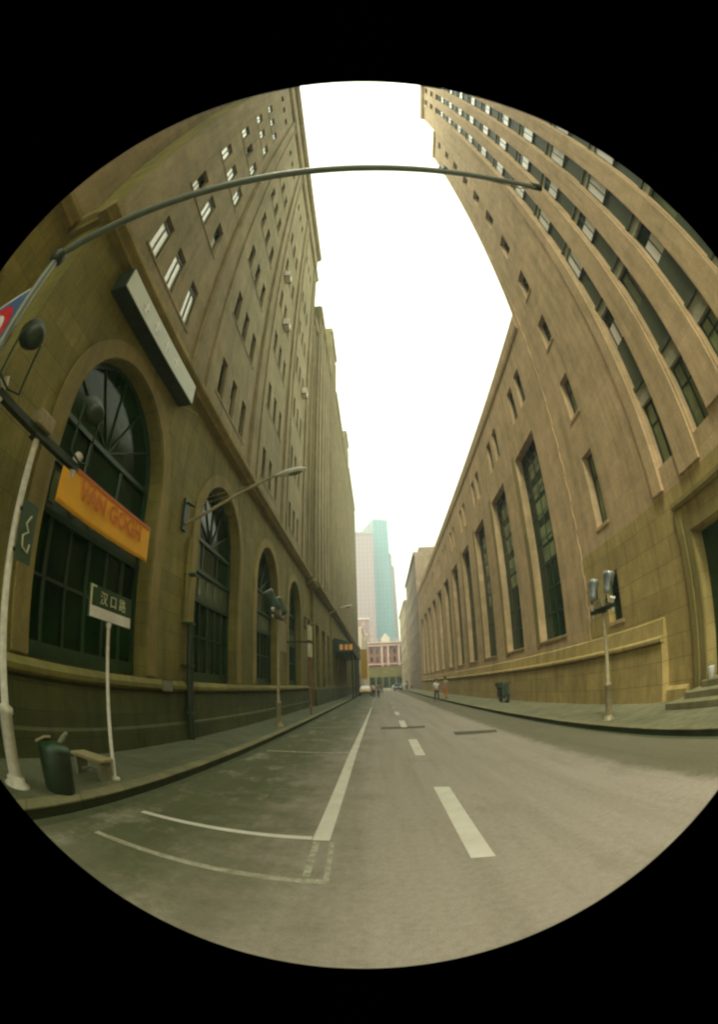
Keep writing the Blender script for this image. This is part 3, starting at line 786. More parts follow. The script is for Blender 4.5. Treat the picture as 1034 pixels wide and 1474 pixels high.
# ================================================================== LEFT STREET FURNITURE
# orange banner across the first arch
bn = thing('banner', 'orange cloth banner with faded lettering across the nearest arched window', 'banner', (XL+.09, 6.35, 4.35))
m = MB(); n = 40; ya, yb, za, zb = 4.68, 7.95, 4.0, 4.75
for i in range(n+1):
    for j in range(9):
        t = j/8
        m.v.append((XL+.09+.005*math.sin(i*.33+t*1.5)+.004*math.sin(i*.9), ya+(yb-ya)*i/n, za+(zb-za)*t-(1-t)*.02*math.sin(math.pi*i/n)))
for i in range(n):
    for j in range(8):
        a = i*9+j; m.f.append((a, a+9, a+10, a+1)); m.sm.append(True); m.comp.append(0)
b = m.build('cloth', M['orange'], bn); sm_ = b.modifiers.new('s','SOLIDIFY'); sm_.thickness = .006; sm_.offset = -1
m = MB(); m.box(XL+.105, XL+.112, ya+.02, yb-.02, zb-.075, zb-.01); m.build('hem', M['orange_red'], bn)
m = MB(); m.tube([(XL+.08, ya-.05, zb), (XL+.08, yb+.05, zb)], .015, 8); m.build('rod', M['dark'], bn)
MTX_L = lambda x, y, z: Matrix.Translation((x,y,z)) @ Matrix(((0,0,1,0),(1,0,0,0),(0,1,0,0),(0,0,0,1)))   # text reads towards +y, faces +x
text_mesh('lettering', 'VAN GOGH', .46, M['orange_dark'], MTX_L(XL+.118, 6.42, 4.44), bn, .002, .008, .92)
# sign box
sb = thing('sign_box', 'long grey box sign with dark underside under the left cornice', 'sign', (XL, 6.3, 8.5))
m = MB(); m.box(XL+.005, XL+.385, 4.15, 8.42, 8.2, 8.8); m.build('casing', M['dark'], sb)
m = MB(); m.box(XL+.387, XL+.402, 4.17, 8.40, 8.22, 8.78); m.build('face', M['signbox'], sb)
m = MB()
for i, yy in enumerate((5.15,5.8,6.45,7.1)):
    m.box(XL+.403, XL+.408, yy-.03, yy+.03, 8.36, 8.66); m.box(XL+.403, XL+.409, yy-.14, yy+.14, 8.5, 8.55); m.box(XL+.403, XL+.4085, yy-.1+.03*i, yy+.12, 8.38, 8.42)
m.build('glyph', M['lamp_white'], sb)
m = MB(); m.tube([(XL, 8.5, 8.3), (XL+.35, 8.95, 8.25), (XL+.2, 9.2, 8.4)], .018, 8); m.build('bracket', M['pole_dull'], sb)

# flood light posts
def flood_post(label, loc, h, bar, zbar, lean, hz=.6, mat='pole_white', hs=1.0, ho=.7, hm='steel'):
    x, y, z = loc
    t = thing('floodlight_post', label, 'lamp post', loc, 'floodlight posts along the pavements')
    m = MB(); m.tube([(x,y,z),(x,y,z+.02),(x,y,z+.03),(x,y,z+.10),(x,y,z+.12)], [.17,.17,.13,.12,.085], 20); m.build('base', M[mat], t)
    m = MB(); m.tube([(x,y,z+.12),(x,y,z+.82),(x,y,z+.84),(x,y,z+.90),(x,y,z+.93),(x,y,zbar-.03)], [.085,.082,.10,.10,.05,.042], 20); m.build('pole', M[mat], t)
    m = MB(); m.box(x-.05, x+.05, y-bar, y+bar, zbar-.03, zbar+.07)
    m.box(x-.09, x+.09, y-.09, y+.09, zbar-.06, zbar-.031)
    m.build('crossbar', M['dark'], t, bevel=.008)
    for s, dz in ((-1,0),(1,.0)):
        yc = y+s*ho; xc = x+lean[0]*.12+(.16 if hs < 1.15 and hs > 1 else 0)
        # yoke
        m = MB(); m.tube([(xc,yc-.19*hs,zbar+hz),(xc,yc-.19*hs,zbar+.14),(xc,yc,zbar+.08),(xc,yc+.19*hs,zbar+.14),(xc,yc+.19*hs,zbar+hz)], .016, 8); m.build('yoke', M['frame'], t)
        ax = Vector((lean[0], lean[1]+.08*s, lean[2])).normalized(); c_ = Vector((xc,yc,zbar+hz))
        L = .56*hs
        pr_ = [(-.51,.02),(-.5,.07),(-.46,.115),(-.30,.135),(.30,.155),(.33,.172),(.44,.175),(.5,.17)]
        m = MB(); m.tube([c_+ax*L*a for a, _ in pr_], [max(.01,r_*hs) for _, r_ in pr_], 24); hd = m.build('floodlight', M[hm], t)
        m = MB(); m.tube([c_+ax*L*.501, c_+ax*L*.52], [.16*hs,.155*hs], 24); m.build('lens', M['glass_lit'], hd)
        m = MB(); e = y+s*(bar-.06); m.tube([(x,e,zbar+.07),(x,e,zbar+.13),(x,e+.05*s,zbar+.2)], [.03,.05,.07], 14); m.tube([(x,e,zbar-.03),(x,e,zbar-.12)], [.05,.02], 12)
        m.build('spot_lamp', M['lamp_white'], t)
    m = MB(); m.box(x-.1, x+.1, y-.16, y+.16, zbar+.07, zbar+.26); m.build('gear_box', M['pole_dull'], t, bevel=.01)
    return t
flood_post('white floodlight post at the left edge with a green plate on its pole', (-3.66,3.0,.13), 4, .92, 4.0, (-.70,.38,.62), hs=1.12, ho=.84, hz=.82, hm='dark')
flood_post('dull floodlight post on the left pavement, middle distance, with a long pale plate', (-3.57,15.64,.13), 4, .85, 4.1, (-.5,-.1,.85), mat='pole_dull', hs=1.2, ho=.7, hz=.5, hm='plate_green')
flood_post('thin floodlight post standing before the tan tower on the right pavement', (5.19,9.24,.13), 2.8, .58, 2.76, (.22,-.05,.97), mat='pole_dull', hs=.86, ho=.40, hz=.56)
# plates hung on posts
pp = thing('post_plate', 'small green plate with pale curly mark on the nearest white post', 'plate', (-3.6,3.1,2.9))
m = MB(); m.box(-3.60, -3.59, 3.02, 3.30, 2.58, 3.24); m.build('panel', M['plate_green'], pp)
m = MB(); m.tube([(-3.583,3.20,3.10),(-3.583,3.13,3.0),(-3.583,3.19,2.92),(-3.583,3.10,2.86),(-3.583,3.12,2.74),(-3.583,3.22,2.70),(-3.583,3.24,2.8)], .012, 6); m.build('mark', M['glyph'], pp)
m = MB(); m.box(-3.62,-3.585, 2.99, 3.02, 2.66, 2.70); m.box(-3.62,-3.585, 2.99, 3.02, 3.1, 3.14); m.build('clamp', M['dark'], pp)
pp = thing('post_plate', 'long pale vertical plate on the middle left floodlight post', 'plate', (-3.5,15.8,3.4))
m = MB(); m.box(-3.50, -3.485, 15.78, 16.75, 2.9, 4.0); m.build('panel', M['pole_dull'], pp)
# mast with arm over the street
ms = thing('mast_arm', 'grey mast with a long thin arm reaching across over the street', 'mast', (-3.6,1.75,.13))
m = MB(); m.tube([(-3.6,1.75,.13),(-3.6,1.75,.2),(-3.6,1.75,.21),(-3.6,1.75,3),(-3.6,1.75,5.9)], [.15,.15,.085,.075,.055], 20); m.build('pole', M['pole'], ms)
m = MB(); m.tube([(-3.6,1.75,5.78),(-3.6,1.75,5.83),(-3.58,1.75,5.96),(-3.55,1.75,6.02)], [.06,.115,.115,.05], 16); m.build('joint', M['dark'], ms)
arm = [(-3.55,1.74,5.95)]
for i in range(1, 15):
    t_ = i/14; arm.append((-3.55+5.42*t_, 1.74, 5.95+.22*math.sin(math.pi*min(1,t_*1.05))*.9+.03*t_))
m = MB(); m.tube(arm, [.062-.028*i/14 for i in range(15)], 14); m.build('arm', M['pole'], ms)
m = MB(); m.tube([(.95,1.76,6.12),(1.3,1.78,6.03),(1.7,1.8,5.97),(1.9,1.76,6.0)], .008, 6); m.build('cable', M['pole_dull'], ms)
m = MB(); m.tube([(1.84,1.74,6.0),(1.95,1.74,6.0)], .05, 12); m.tube([(.9,1.74,6.06),(.9,1.74,6.16)], .05, 12); m.build('end_cap', M['dark'], ms)
sp_ = thing('traffic_sign', 'white-edged blue sign with a red ring beside the mast, left edge', 'sign', (-4.3,1.78,4.8))
m = MB(); m.box(-4.95, -3.72, 1.79, 1.81, 4.2, 5.45); m.build('panel', M['white'], sp_)
m = MB(); m.box(-4.89, -3.78, 1.783, 1.789, 4.26, 5.39); m.build('field', M['blue'], sp_)
m = MB(); n = 32
for i in range(n):
    a, b_ = 2*math.pi*i/n, 2*math.pi*(i+1)/n
    f_ = lambda t, r_: (-4.335+r_*math.cos(t), 1.779, 4.82+r_*math.sin(t))
    m.quad(f_(a,.34), f_(b_,.34), f_(b_,.49), f_(a,.49))
m.build('ring', M['red'], sp_)
m = MB(); m.poly([(-4.335+.335*math.cos(2*math.pi*i/n), 1.777, 4.82+.335*math.sin(2*math.pi*i/n)) for i in range(n)]); m.build('disc', M['white'], sp_)
m = MB(); m.box(-3.72,-3.6,1.77,1.80,4.4,4.45); m.box(-3.72,-3.6,1.77,1.80,5.2,5.25); m.build('clamp', M['dark'], sp_)
# street name sign
st = thing('street_sign', 'green and white street name sign on a slim white post', 'sign', (-3.43,4.87,.13))
m = MB(); m.tube([(-3.43,4.87,.13),(-3.43,4.87,.16),(-3.43,4.87,.17),(-3.43,4.87,2.2),(-3.43,4.87,2.24),(-3.43,4.87,2.28)], [.075,.075,.027,.025,.04,.04], 14); m.build('post', M['pole_white'], st)
m = MB(); m.box(-3.445, -3.415, 4.37, 5.42, 2.285, 2.70); m.build('panel', M['frame'], st)
m = MB(); m.box(-3.414, -3.408, 4.38, 5.41, 2.29, 2.43); m.build('white_band', M['white'], st)
m = MB(); m.box(-3.413, -3.407, 4.375, 4.41, 2.432, 2.69); m.box(-3.413,-3.407,4.41,4.50,2.665,2.69); m.build('border', M['glyph'], st)
text_mesh('lettering', '汉 口 路', .185, M['glyph'], MTX_L(-3.409, 4.93, 2.55), st, .002, .001, 1.0)
# litter bin and low bench
bi = thing('litter_bin', 'squat dark litter bin with a pale lid flap by the left kerb', 'bin', (-3.34,3.5,.13))
m = MB(); m.tube([(-3.36,3.52,.13),(-3.36,3.52,.16),(-3.36,3.52,.62),(-3.36,3.52,.66)], [.17,.19,.21,.20], 20); m.build('body', M['dark'], bi)
m = MB(); m.tube([(-3.36,3.52,.66),(-3.36,3.52,.70),(-3.36,3.52,.74)], [.215,.20,.10], 20); m.build('lid', M['frame'], bi)
m = MB(); m.prism([(-3.58,.70),(-3.40,.80),(-3.39,.775),(-3.57,.672)], 'y', 3.40, 3.52); m.build('flap', M['bench'], bi)
m = MB(); m.tube([(-3.33,3.6,.72),(-3.27,3.62,.80),(-3.19,3.6,.88)], [.03,.035,.02], 8); m.build('rag', M['concrete'], bi)
be = thing('bench', 'low bench with a worn pale top behind the dark bin', 'bench', (-3.66,4.66,.13))
m = MB(); m.box(-3.93, -3.38, 4.48, 4.82, .40, .455); m.build('seat', M['bench'], be, bevel=.015)
for a in (-3.9,-3.47):
    m = MB(); m.box(a, a+.05, 4.52, 4.78, .13, .398); m.build('leg', M['concrete'], be)
m = MB(); m.tube([(-3.86,4.65,.2),(-3.65,4.6,.28),(-3.44,4.65,.2)], .02, 8); m.build('brace', M['concrete'], be)
# drain pipe
dp = thing('drain_pipe', 'dark drain pipe on the wall between the first two arches', 'pipe', (-4.72,10.25,.13))
m = MB(); m.tube([(-4.60,10.25,.13),(-4.60,10.25,3.1)], [.10,.09], 14); m.build('lower_pipe', M['dark'], dp)
m = MB(); m.tube([(-4.72,10.2,3.1),(-4.72,10.15,5.3)], .06, 12); m.build('upper_pipe', M['stone_left'], dp)
m = MB()
for z in (.8,2.0,3.05,4.3): m.box(-4.79,-4.50,10.12,10.36,z,z+.05)
m.build('clamp', M['frame'], dp)
# wall mounted street lamps
def wall_lamp(label, y):
    t = thing('wall_lamp', label, 'street lamp', (XL, y, 5.5), 'street lamps on arms from the left wall')
    m = MB(); m.box(XL, XL+.07, y-.12, y+.12, 5.35, 6.2); m.tube([(XL+.03,y,6.12),(XL+.28,y,5.98),(XL+.32,y,6.0)], .03, 8); m.build('bracket', M['dark'], t)
    m = MB(); m.tube([(XL+.05,y,5.52),(XL+.6,y,5.78),(XL+1.4,y,6.22),(XL+2.1,y,6.58),(XL+2.42,y,6.70)], [.045,.045,.04,.035,.03], 12); m.build('arm', M['pole_dull'], t)
    m = MB(); m.tube([(XL+.08,y,6.1),(XL+1.9,y,6.50)], .009, 6); m.tube([(XL+.30,y-.02,5.98),(XL+1.5,y-.02,6.28)], .008, 6); m.build('stay_wire', M['pole_dull'], t)
    # cobra head
    m = MB(); a = Vector((XL+2.36,y,6.70)); b_ = Vector((XL+3.2,y,6.86)); d = b_-a
    pr_ = [(0,.035),(.08,.05),(.2,.09),(.4,.13),(.6,.145),(.8,.125),(.93,.08),(1,.02)]
    m.tube([a+d*q for q, _ in pr_], [r_ for _, r_ in pr_], 18, squash=.55); hd = m.build('lamp_head', M['lamp_white'], t)
    m = MB(); m.tube([a+d*q+Vector((0,0,-.045)) for q in (.42,.5,.65,.8,.86)], [.03,.085,.1,.07,.02], 16, squash=.6); m.build('lens', M['glass_film'], hd)
    return t
wall_lamp('nearest wall street lamp reaching out over the pavement by the second arch', 9.75)
wall_lamp('farther small street lamp on the left wall past the arches', 28.9)
# air conditioners on the upper left wall
first = None
for i, (y, z, lab) in enumerate([(18.45,21.2,'lower of two white air conditioners close together on the upper left wall'),
                                (17.15,24.6,'higher of two white air conditioners close together on the upper left wall'),
                                (26.0,21.6,'single white air conditioner farther along the upper left wall')]):
    if first is None:
        t = thing('air_conditioner', lab, 'air conditioner', (XL+.02,y,z), 'air conditioners on the left wall')
        m = MB(); m.box(XL+.02, XL+.36, y-.33, y+.33, z+.05, z+.55); m.build('casing', M['white'], t, bevel=.02)
        m = MB(); m.tube([(XL+.362,y-.1,z+.31),(XL+.372,y-.1,z+.31)], .19, 20); m.build('fan_grille', M['cloth_grey'], t)
        m = MB(); m.box(XL+.0, XL+.38, y-.35, y-.31, z-.05, z-.005); m.box(XL, XL+.38, y+.31, y+.35, z-.05, z-.005); m.build('bracket', M['dark'], t)
        first = t
    else:
        t = copy_tree(first); t.location = (XL+.02,y,z); t['label'] = lab
# white twin panels on a pole, left middle distance
wp = thing('panel_post', 'post with two white panels one above the other by the left wall', 'sign', (-3.5,22.6,.13))
m = MB(); m.tube([(-3.5,22.6,.13),(-3.5,22.6,4.9)], .06, 12); m.build('post', M['brick_red'], wp)
for a, b_ in ((3.98,4.72),(3.1,3.78)):
    m = MB(); m.box(-3.56, -3.42, 22.3, 23.0, a, b_); m.build('panel', M['glyph'], wp, bevel=.01)
m = MB(); m.box(-4.78, -3.5, 22.55, 22.65, 3.84, 3.92); m.build('bracket', M['dark'], wp)
# marquee
mq = thing('entrance_canopy', 'dark flat entrance canopy with small lit orange signs on the left', 'canopy', (-4.5,52,5))
m = MB(); m.box(-4.52, -2.55, 45, 62, 5.0, 5.9); m.prism([(-4.52,5.9),(-2.7,5.9),(-4.52,6.5)], 'y', 45.2, 61.8); m.build('roof', M['frame'], mq)
m = MB()
for a in (-3.9,-3.4,-2.95): m.box(a, a+.32, 44.9, 44.99, 5.2, 5.75)
mo, nt, b_ = newmat('lit_orange_sign'); b_.inputs['Base Color'].default_value = (.7,.3,.05,1); b_.inputs['Emission Color'].default_value = (1,.5,.12,1); b_.inputs['Emission Strength'].default_value = .05
m.build('lit_sign', mo, mq)
m = MB()
for yy in (46,52,58): m.tube([(-2.75,yy,5.0),(-2.75,yy,.13)], .09, 10)
m.build('column', M['frame'], mq)
m = MB()
for yy in (47,53,59): m.tube([(-4.5,yy,8.2),(-2.8,yy,5.9)], .03, 6)
m.build('stay_rod', M['dark'], mq)
# hanging yellow sign
hs_ = thing('hanging_sign', 'tall yellow vertical sign hanging from the far left row', 'sign', (-3.4,88,5))
m = MB(); m.box(-3.6,-2.35,88,88.3,2.7,8.6); m.build('panel', plain('sign_yellow', (.62,.36,.02), .6), hs_)
m = MB(); m.tube([(-4.5,88.15,8.2),(-3.55,88.15,8.2)], .05, 8); m.tube([(-4.5,88.15,3.2),(-3.55,88.15,3.2)], .05, 8); m.build('bracket', M['dark'], hs_)
# small bracket lamps / boards on the low left wall far off
bo = thing('notice_board', 'pale notice board fixed on the left wall between the first two arches', 'board', (XL+.11,8.9,1.45))
m = MB(); m.box(XL+.17, XL+.19, 8.82, 9.28, 1.36, 1.60); m.build('panel', M['concrete'], bo)
m = MB(); m.box(XL+.165, XL+.195, 8.80, 9.30, 1.34, 1.358); m.box(XL+.165, XL+.195, 8.80, 9.30, 1.602, 1.62); m.build('frame', M['dark'], bo)

# bucket at the door
bk = thing('bucket', 'small white bucket standing on the steps by the dark door', 'bucket', (6.88,7.05,.595))
m = MB(); m.tube([(6.88,7.05,.597),(6.88,7.05,.60),(6.88,7.05,.84),(6.88,7.05,.86)], [.08,.085,.11,.115], 18); m.build('pail', M['white'], bk)
m = MB(); m.tube([(6.77,7.05,.84),(6.80,7.05,.93),(6.88,7.05,.96),(6.96,7.05,.93),(6.99,7.05,.84)], .006, 6); m.build('handle', M['dark'], bk)

# ------------------------------------------------------------------ vehicles
def car(label, x, y, mat, sign=True, rot=0):
    t = thing('parked_car', label, 'car', (0,0,0), 'cars far down the street')
    # side profile pushed across the width, front faces -y
    m = MB(); w = .84
    body = [(-2.15,.30),(-2.2,.55),(-2.1,.78),(-1.2,.92),(1.5,.95),(2.1,.88),(2.2,.55),(2.15,.30)]
    m.prism(body, 'x', -w, w); b = m.build('body', mat, t, bevel=.09)
    m = MB(); 
    lo = [(-w+.06,-1.25,.93),(w-.06,-1.25,.93),(w-.06,1.55,.96),(-w+.06,1.55,.96)]; hi = [(-w+.2,-.55,1.42),(w-.2,-.55,1.42),(w-.2,.95,1.43),(-w+.2,.95,1.43)]
    m.poly(hi); 
    for i in range(4): m.quad(lo[i], lo[(i+1)%4], hi[(i+1)%4], hi[i])
    m.build('cabin', mat, t)
    m = MB()
    def inset(a, b_, c_, d, k_=.1, off=.008):
        cx = (Vector(a)+Vector(b_)+Vector(c_)+Vector(d))/4; n_ = (Vector(b_)-Vector(a)).cross(Vector(d)-Vector(a)).normalized()
        if n_.dot(cx-Vector((0,.2,1.1))) < 0: n_ = -n_
        m.quad(*[Vector(p)+(cx-Vector(p))*k_+n_*off for p in (a,b_,c_,d)])
    for i in range(4): inset(lo[i], lo[(i+1)%4], hi[(i+1)%4], hi[i])
    m.build('windscreen', M['glass_lit'] if mat is M['car_yellow'] else M['glass'], t)
    for sx in (-1,1):
        for yy in (-1.35,1.35):
            m = MB(); m.tube([(sx*.66,yy,.31),(sx*.86,yy,.31)], .31, 20); wh = m.build('wheel', M['rubber'], t)
            m = MB(); m.tube([(sx*.861,yy,.31),(sx*.872,yy,.31)], .17, 14); m.build('rim', M['steel'], wh)
        m = MB(); m.box(sx*.5-.16, sx*.5+.16, -2.23, -2.15, .58, .74); m.build('headlight', M['glass_lit'], t)
        m = MB(); m.box(sx*.9-.08, sx*.9+.08, -.95, -.85, .95, 1.08); m.build('mirror', mat, t)
    m = MB(); m.box(-.7,.7,-2.26,-2.14,.34,.48); m.build('bumper', M['rubber'], t)
    if sign:
        m = MB(); m.box(-.25,.25,-.05,.12,1.43,1.58); m.build('roof_sign', M['white'], t)
    t.location = (x, y, 0); t.rotation_euler = (0,0,rot)
    return t
car('orange-yellow taxi with bright windscreen parked at the far left kerb', -2.15, 66, M['car_yellow'])
car('dark car parked at the far right kerb', 3.75, 96, M['car_dark'], False)
car('whitish car waiting at the far end of the street in front of the brick building', 5.6, 138, M['car_white'], False, .6)

# scooter by the right wall
sco = thing('motor_scooter', 'dark motor scooter parked against the right wall', 'scooter', (6.35,22.8,.13))
def S(a, b, c_): return (6.35+a, 22.8+b, .13+c_)
for yy, nm in ((-.62,'wheel'),(.62,'wheel')):
    m = MB(); n = 24
    pts = [S(0, yy+.22*math.cos(2*math.pi*k_/n), .26+.22*math.sin(2*math.pi*k_/n)) for k_ in range(n+1)]
    m.tube(pts, .055, 8, caps=False); wh = m.build('wheel', M['rubber'], sco)
    m = MB(); m.tube([S(-.03,yy,.26), S(.03,yy,.26)], .16, 14); m.build('rim', M['steel'], wh)
m = MB(); m.prism([(22.95,.38),(23.7,.48),(23.62,.80),(23.4,.86),(22.95,.80)], 'x', 6.21, 6.49); m.build('body', M['dark'], sco, bevel=.04)
m = MB(); m.prism([(22.22,.48),(22.42,.40),(22.52,1.0),(22.40,1.12)], 'x', 6.16, 6.54); m.box(6.22,6.48,22.4,22.96,.38,.44); m.build('leg_shield', M['dark'], sco, bevel=.03)
m = MB(); m.prism([(22.92,.87),(23.7,.87),(23.72,.95),(22.95,.97)], 'x', 6.20, 6.50); m.build('seat', M['rubber'], sco, bevel=.03)
m = MB(); m.tube([S(-.32,-.30,1.02), S(-.1,-.38,1.04), S(.1,-.38,1.04), S(.32,-.30,1.02)], .018, 8); m.tube([S(0,-.60,.3), S(0,-.38,1.02)], .03, 8)
m.build('handlebar', M['dark'], sco)
m = MB(); m.box(6.17, 6.53, 23.5, 23.9, .98, 1.22); m.build('top_box', M['dark'], sco, bevel=.03)

# ------------------------------------------------------------------ people
def skin_obj(name, verts, edges, rad, mat, parent, root=0, sub=1):
    me = bpy.data.meshes.new(name); me.from_pydata(verts, edges, []); me.materials.append(mat)
    o = bpy.data.objects.new(name, me); COL.objects.link(o); o.parent = parent
    m = o.modifiers.new('skin', 'SKIN'); m.use_smooth_shade = True
    if not me.skin_vertices:
        o.select_set(True); me.attributes
    sv = me.skin_vertices[0].data if me.skin_vertices else None
    if sv:
        for i, r_ in enumerate(rad): sv[i].radius = (r_, r_*.82) if isinstance(r_, float) else r_
        sv[root].use_root = True
    s = o.modifiers.new('sub', 'SUBSURF'); s.levels = sub; s.render_levels = sub
    return o
def person(label, loc, rot, shirt, trousers, stride=.18, group='people walking in the street', sc_=1.0, armbend=0):
    t = thing('person', label, 'person', (0,0,0), group)
    hip = .93
    V = []; Ed = []; Rd = []
    def v(p, r_, parent=None):
        V.append(p); Rd.append(r_); i = len(V)-1
        if parent is not None: Ed.append((parent, i))
        return i
    pel = v((0,0,hip), .13); ab = v((0,0,1.08), .125, pel); ch = v((0,.005,1.30), .15, ab); nk0 = v((0,0,1.46), .075, ch); nk = v((0,0,1.52), .052, nk0)
    h1 = v((0,-.015,1.60), .075, nk); h2 = v((0,-.01,1.68), .092, h1); h3 = v((0,0,1.745), .07, h2)
    nose = v((0,-.115,1.635), .014, h1)
    for s in (-1,1):
        hp = v((s*.09,0,hip-.08), .095, pel); kn = v((s*.10, -s*stride*.5, .49), .06, hp); an = v((s*.10, -s*stride+(.06 if s < 0 else 0), .09), .038, kn); to = v((s*.11, -s*stride-.16+(.06 if s < 0 else 0), .04), .035, an)
        sh = v((s*.17,0,1.41), .06, ch); el = v((s*.235, s*stride*.35+.02, 1.13), .042, sh); wr = v((s*.25, s*stride*.7-.05-armbend*.15, .89+armbend*.2), .027, el)
        pa = v((s*.25, s*stride*.75-.08-armbend*.18, .82+armbend*.22), .03, wr)
        b = V[pa]
        for k_, (dy, L) in enumerate(((-.033,.065),(-.011,.078),(.011,.074),(.033,.06))):
            f1 = v((b[0]-s*.004, b[1]+dy, b[2]-.045), .0095, pa); v((b[0]-s*.018, b[1]+dy, b[2]-.045-L), .008, f1)
        th = v((b[0]-s*.01, b[1]-.045, b[2]+.005), .010, pa); v((b[0]-s*.02, b[1]-.06, b[2]-.045), .009, th)
    skin_obj('body', V, Ed, Rd, M['skin'], t)
    # shirt
    V2 = [(0,0,.93),(0,0,1.08),(0,.005,1.30),(0,0,1.45)]; E2 = [(0,1),(1,2),(2,3)]; R2 = [.150,.145,.168,.085]
    for s in (-1,1):
        n = len(V2); V2 += [(s*.17,0,1.41),(s*.225,s*stride*.25+.015,1.20)]; R2 += [.075,.066]; E2 += [(2,n),(n,n+1)]
    skin_obj('shirt', V2, E2, R2, shirt, t)
    V3 = [(0,0,.95)]; E3 = []; R3 = [.140]
    for s in (-1,1):
        n = len(V3); V3 += [(s*.09,0,hip-.10),(s*.10,-s*stride*.5,.49),(s*.10,-s*stride+(.06 if s < 0 else 0),.12)]; R3 += [.11,.078,.062]; E3 += [(0,n),(n,n+1),(n+1,n+2)]
    skin_obj('trousers', V3, E3, R3, trousers, t)
    skin_obj('hair', [(0,.02,1.70),(0,.005,1.765),(0,.05,1.64)], [(0,1),(0,2)], [.098,.07,.06], M['hair'], t)
    for s in (-1,1):
        y_ = -s*stride+(.06 if s < 0 else 0)
        skin_obj('shoe', [(s*.10,y_+.05,.045),(s*.105,y_-.06,.045),(s*.11,y_-.17,.035)], [(0,1),(1,2)], [.045,.047,.038], M['rubber'], t)
    t.location = loc; t.rotation_euler = (0,0,rot); t.scale = (sc_,)*3
    return t
# skin data layers need the modifier to be added through a mesh API call
_old = skin_obj
def skin_obj(name, verts, edges, rad, mat, parent, root=0, sub=1):
    import bmesh
    me = bpy.data.meshes.new(name); bm = bmesh.new(); lay = bm.verts.layers.skin.verify()
    bv = [bm.verts.new(p) for p in verts]
    for i, r_ in enumerate(rad):
        bv[i][lay].radius = (r_, r_*.85); bv[i][lay].use_root = (i == root)
    for a, b in edges: bm.edges.new((bv[a], bv[b]))
    bm.to_mesh(me); bm.free(); me.materials.append(mat)
    o = bpy.data.objects.new(name, me); COL.objects.link(o); o.parent = parent
    m = o.modifiers.new('skin', 'SKIN'); m.use_smooth_shade = True
    s = o.modifiers.new('sub', 'SUBSURF'); s.levels = sub; s.render_levels = sub
    return o
person('person in white shirt and dark trousers walking by the right kerb', (4.3,34.6,0), 0.2, M['cloth_white'], M['cloth_dark'])
person('person in a pale top and orange trousers near the right wall', (5.15,35.5,.13), 2.4, M['bench'], M['cloth_orange'], .06)
person('left one of two people in the road, white shirt, dark trousers', (-.72,51.5,0), .1, M['cloth_white'], M['cloth_dark'], .14)
person('right one of two people in the road, grey shirt, black trousers', (-.22,51.0,0), 3.0, M['cloth_grey'], M['cloth_dark'], .2)
person('smaller person alone farther off, just right of the pair in the road', (.25,74,0), .3, M['cloth_grey'], M['cloth_dark'])
person('tall person in white shirt beside the yellow taxi', (-1.0,60,0), .2, M['cloth_white'], M['cloth_grey'], .05)
person('distant person in white at the far right kerb', (4.9,86,.13), .4, M['cloth_white'], M['cloth_dark'])
person('distant person in dark clothes at the far right kerb', (5.4,90,.13), 2.0, M['cloth_dark'], M['cloth_dark'])
person('distant person in orange top on the far right pavement', (6.1,88,.13), 1.2, M['cloth_orange'], M['cloth_dark'])
# ================================================================== sky, sun, haze, camera
SUN_EL, SUN_AZ = 62, 205       # azimuth of the sun measured clockwise from +y
w = bpy.data.worlds.new('World'); sc.world = w; w.use_nodes = True; nt = w.node_tree; nt.nodes.clear()
sky = N(nt, 'ShaderNodeTexSky', sky_type='NISHITA'); sky.sun_disc = False
sky.sun_elevation = R(SUN_EL); sky.sun_rotation = R(SUN_AZ); sky.air_density = 1.3; sky.dust_density = 2.5; sky.ozone_density = 1
hsv = N(nt, 'ShaderNodeHueSaturation'); hsv.inputs['Saturation'].default_value = .25
nt.links.new(sky.outputs[0], hsv.inputs['Color'])
ovc = mixc(nt, 'MIX', .62, hsv.outputs[0], (7.45,7.95,4.9))
bg = N(nt, 'ShaderNodeBackground'); bg.inputs['Strength'].default_value = .12
nt.links.new(ovc, bg.inputs['Color']); out = N(nt, 'ShaderNodeOutputWorld'); nt.links.new(bg.outputs[0], out.inputs[0])
ld = bpy.data.lights.new('sun', 'SUN'); ld.energy = 1.3; ld.angle = R(14); ld.color = (1,.96,.76)
lo = bpy.data.objects.new('sun', ld); COL.objects.link(lo)
az = R(SUN_AZ); el = R(SUN_EL); d = Vector((math.sin(az)*math.cos(el), math.cos(az)*math.cos(el), math.sin(el)))
lo.rotation_euler = d.to_track_quat('Z', 'Y').to_euler(); lo.location = d*80
HAZE = .0026
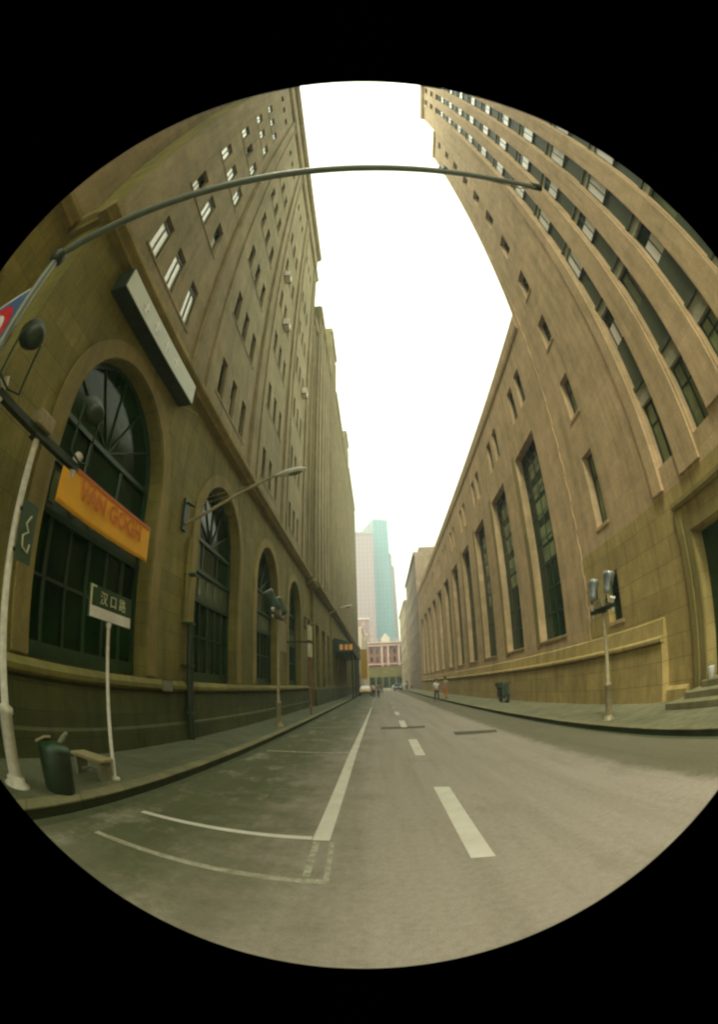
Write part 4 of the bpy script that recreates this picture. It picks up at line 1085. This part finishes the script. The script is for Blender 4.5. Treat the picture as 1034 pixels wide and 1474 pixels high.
if HAZE:
    m = MB(); m.box(-60, 60, -70, 405, -1.1, 145); hz = tag(m.build('haze', None), kind='stuff')
    hm = bpy.data.materials.new('haze_air'); hm.use_nodes = True; n_ = hm.node_tree; n_.nodes.clear()
    pv = N(n_, 'ShaderNodeVolumePrincipled'); pv.inputs['Color'].default_value = (.80,.87,1.0,1); pv.inputs['Density'].default_value = HAZE; pv.inputs['Anisotropy'].default_value = .3
    o_ = N(n_, 'ShaderNodeOutputMaterial'); n_.links.new(pv.outputs[0], o_.inputs['Volume']); hz.data.materials.clear(); hz.data.materials.append(hm)
# fisheye camera
P = dict(cx=523.391, cy=755.882, f=640.98, k3=-.0602, k4=.1778, rx=.3569, ry=.0347, rz=.0244)
cd = bpy.data.cameras.new('camera'); cam = bpy.data.objects.new('camera', cd); COL.objects.link(cam); sc.camera = cam
cd.type = 'PANO'; cd.panorama_type = 'FISHEYE_LENS_POLYNOMIAL'
cd.sensor_width = 36; cd.sensor_fit = 'HORIZONTAL'; cd.clip_start = .02; cd.clip_end = 3000
s_ = 1034/36/P['f']
cd.fisheye_polynomial_k0 = 0; cd.fisheye_polynomial_k1 = -s_; cd.fisheye_polynomial_k2 = 0
cd.fisheye_polynomial_k3 = -P['k3']*s_**3; cd.fisheye_polynomial_k4 = -P['k4']*s_**4
cd.fisheye_fov = R(127.2)
cd.shift_x = -(P['cx']-517)/1034; cd.shift_y = (P['cy']-737)/1474
Rm = Matrix.Rotation(P['rz'],4,'Z') @ Matrix.Rotation(P['rx'],4,'X') @ Matrix.Rotation(P['ry'],4,'Y')
cam.matrix_world = Matrix.Translation((0,0,1.65)) @ Rm @ Matrix.Rotation(math.pi/2,4,'X')
# render settings
sc.view_settings.view_transform = 'Standard'; sc.view_settings.look = 'None'; sc.view_settings.gamma = 1
sc.view_settings.exposure = 1.68
sc.cycles.max_bounces = 8; sc.cycles.diffuse_bounces = 5; sc.cycles.glossy_bounces = 3; sc.cycles.volume_bounces = 0
sc.cycles.use_denoising = True; sc.cycles.pixel_filter_type = 'BLACKMAN_HARRIS'; sc.cycles.filter_width = 2.3
sc.cycles.sample_clamp_indirect = 6
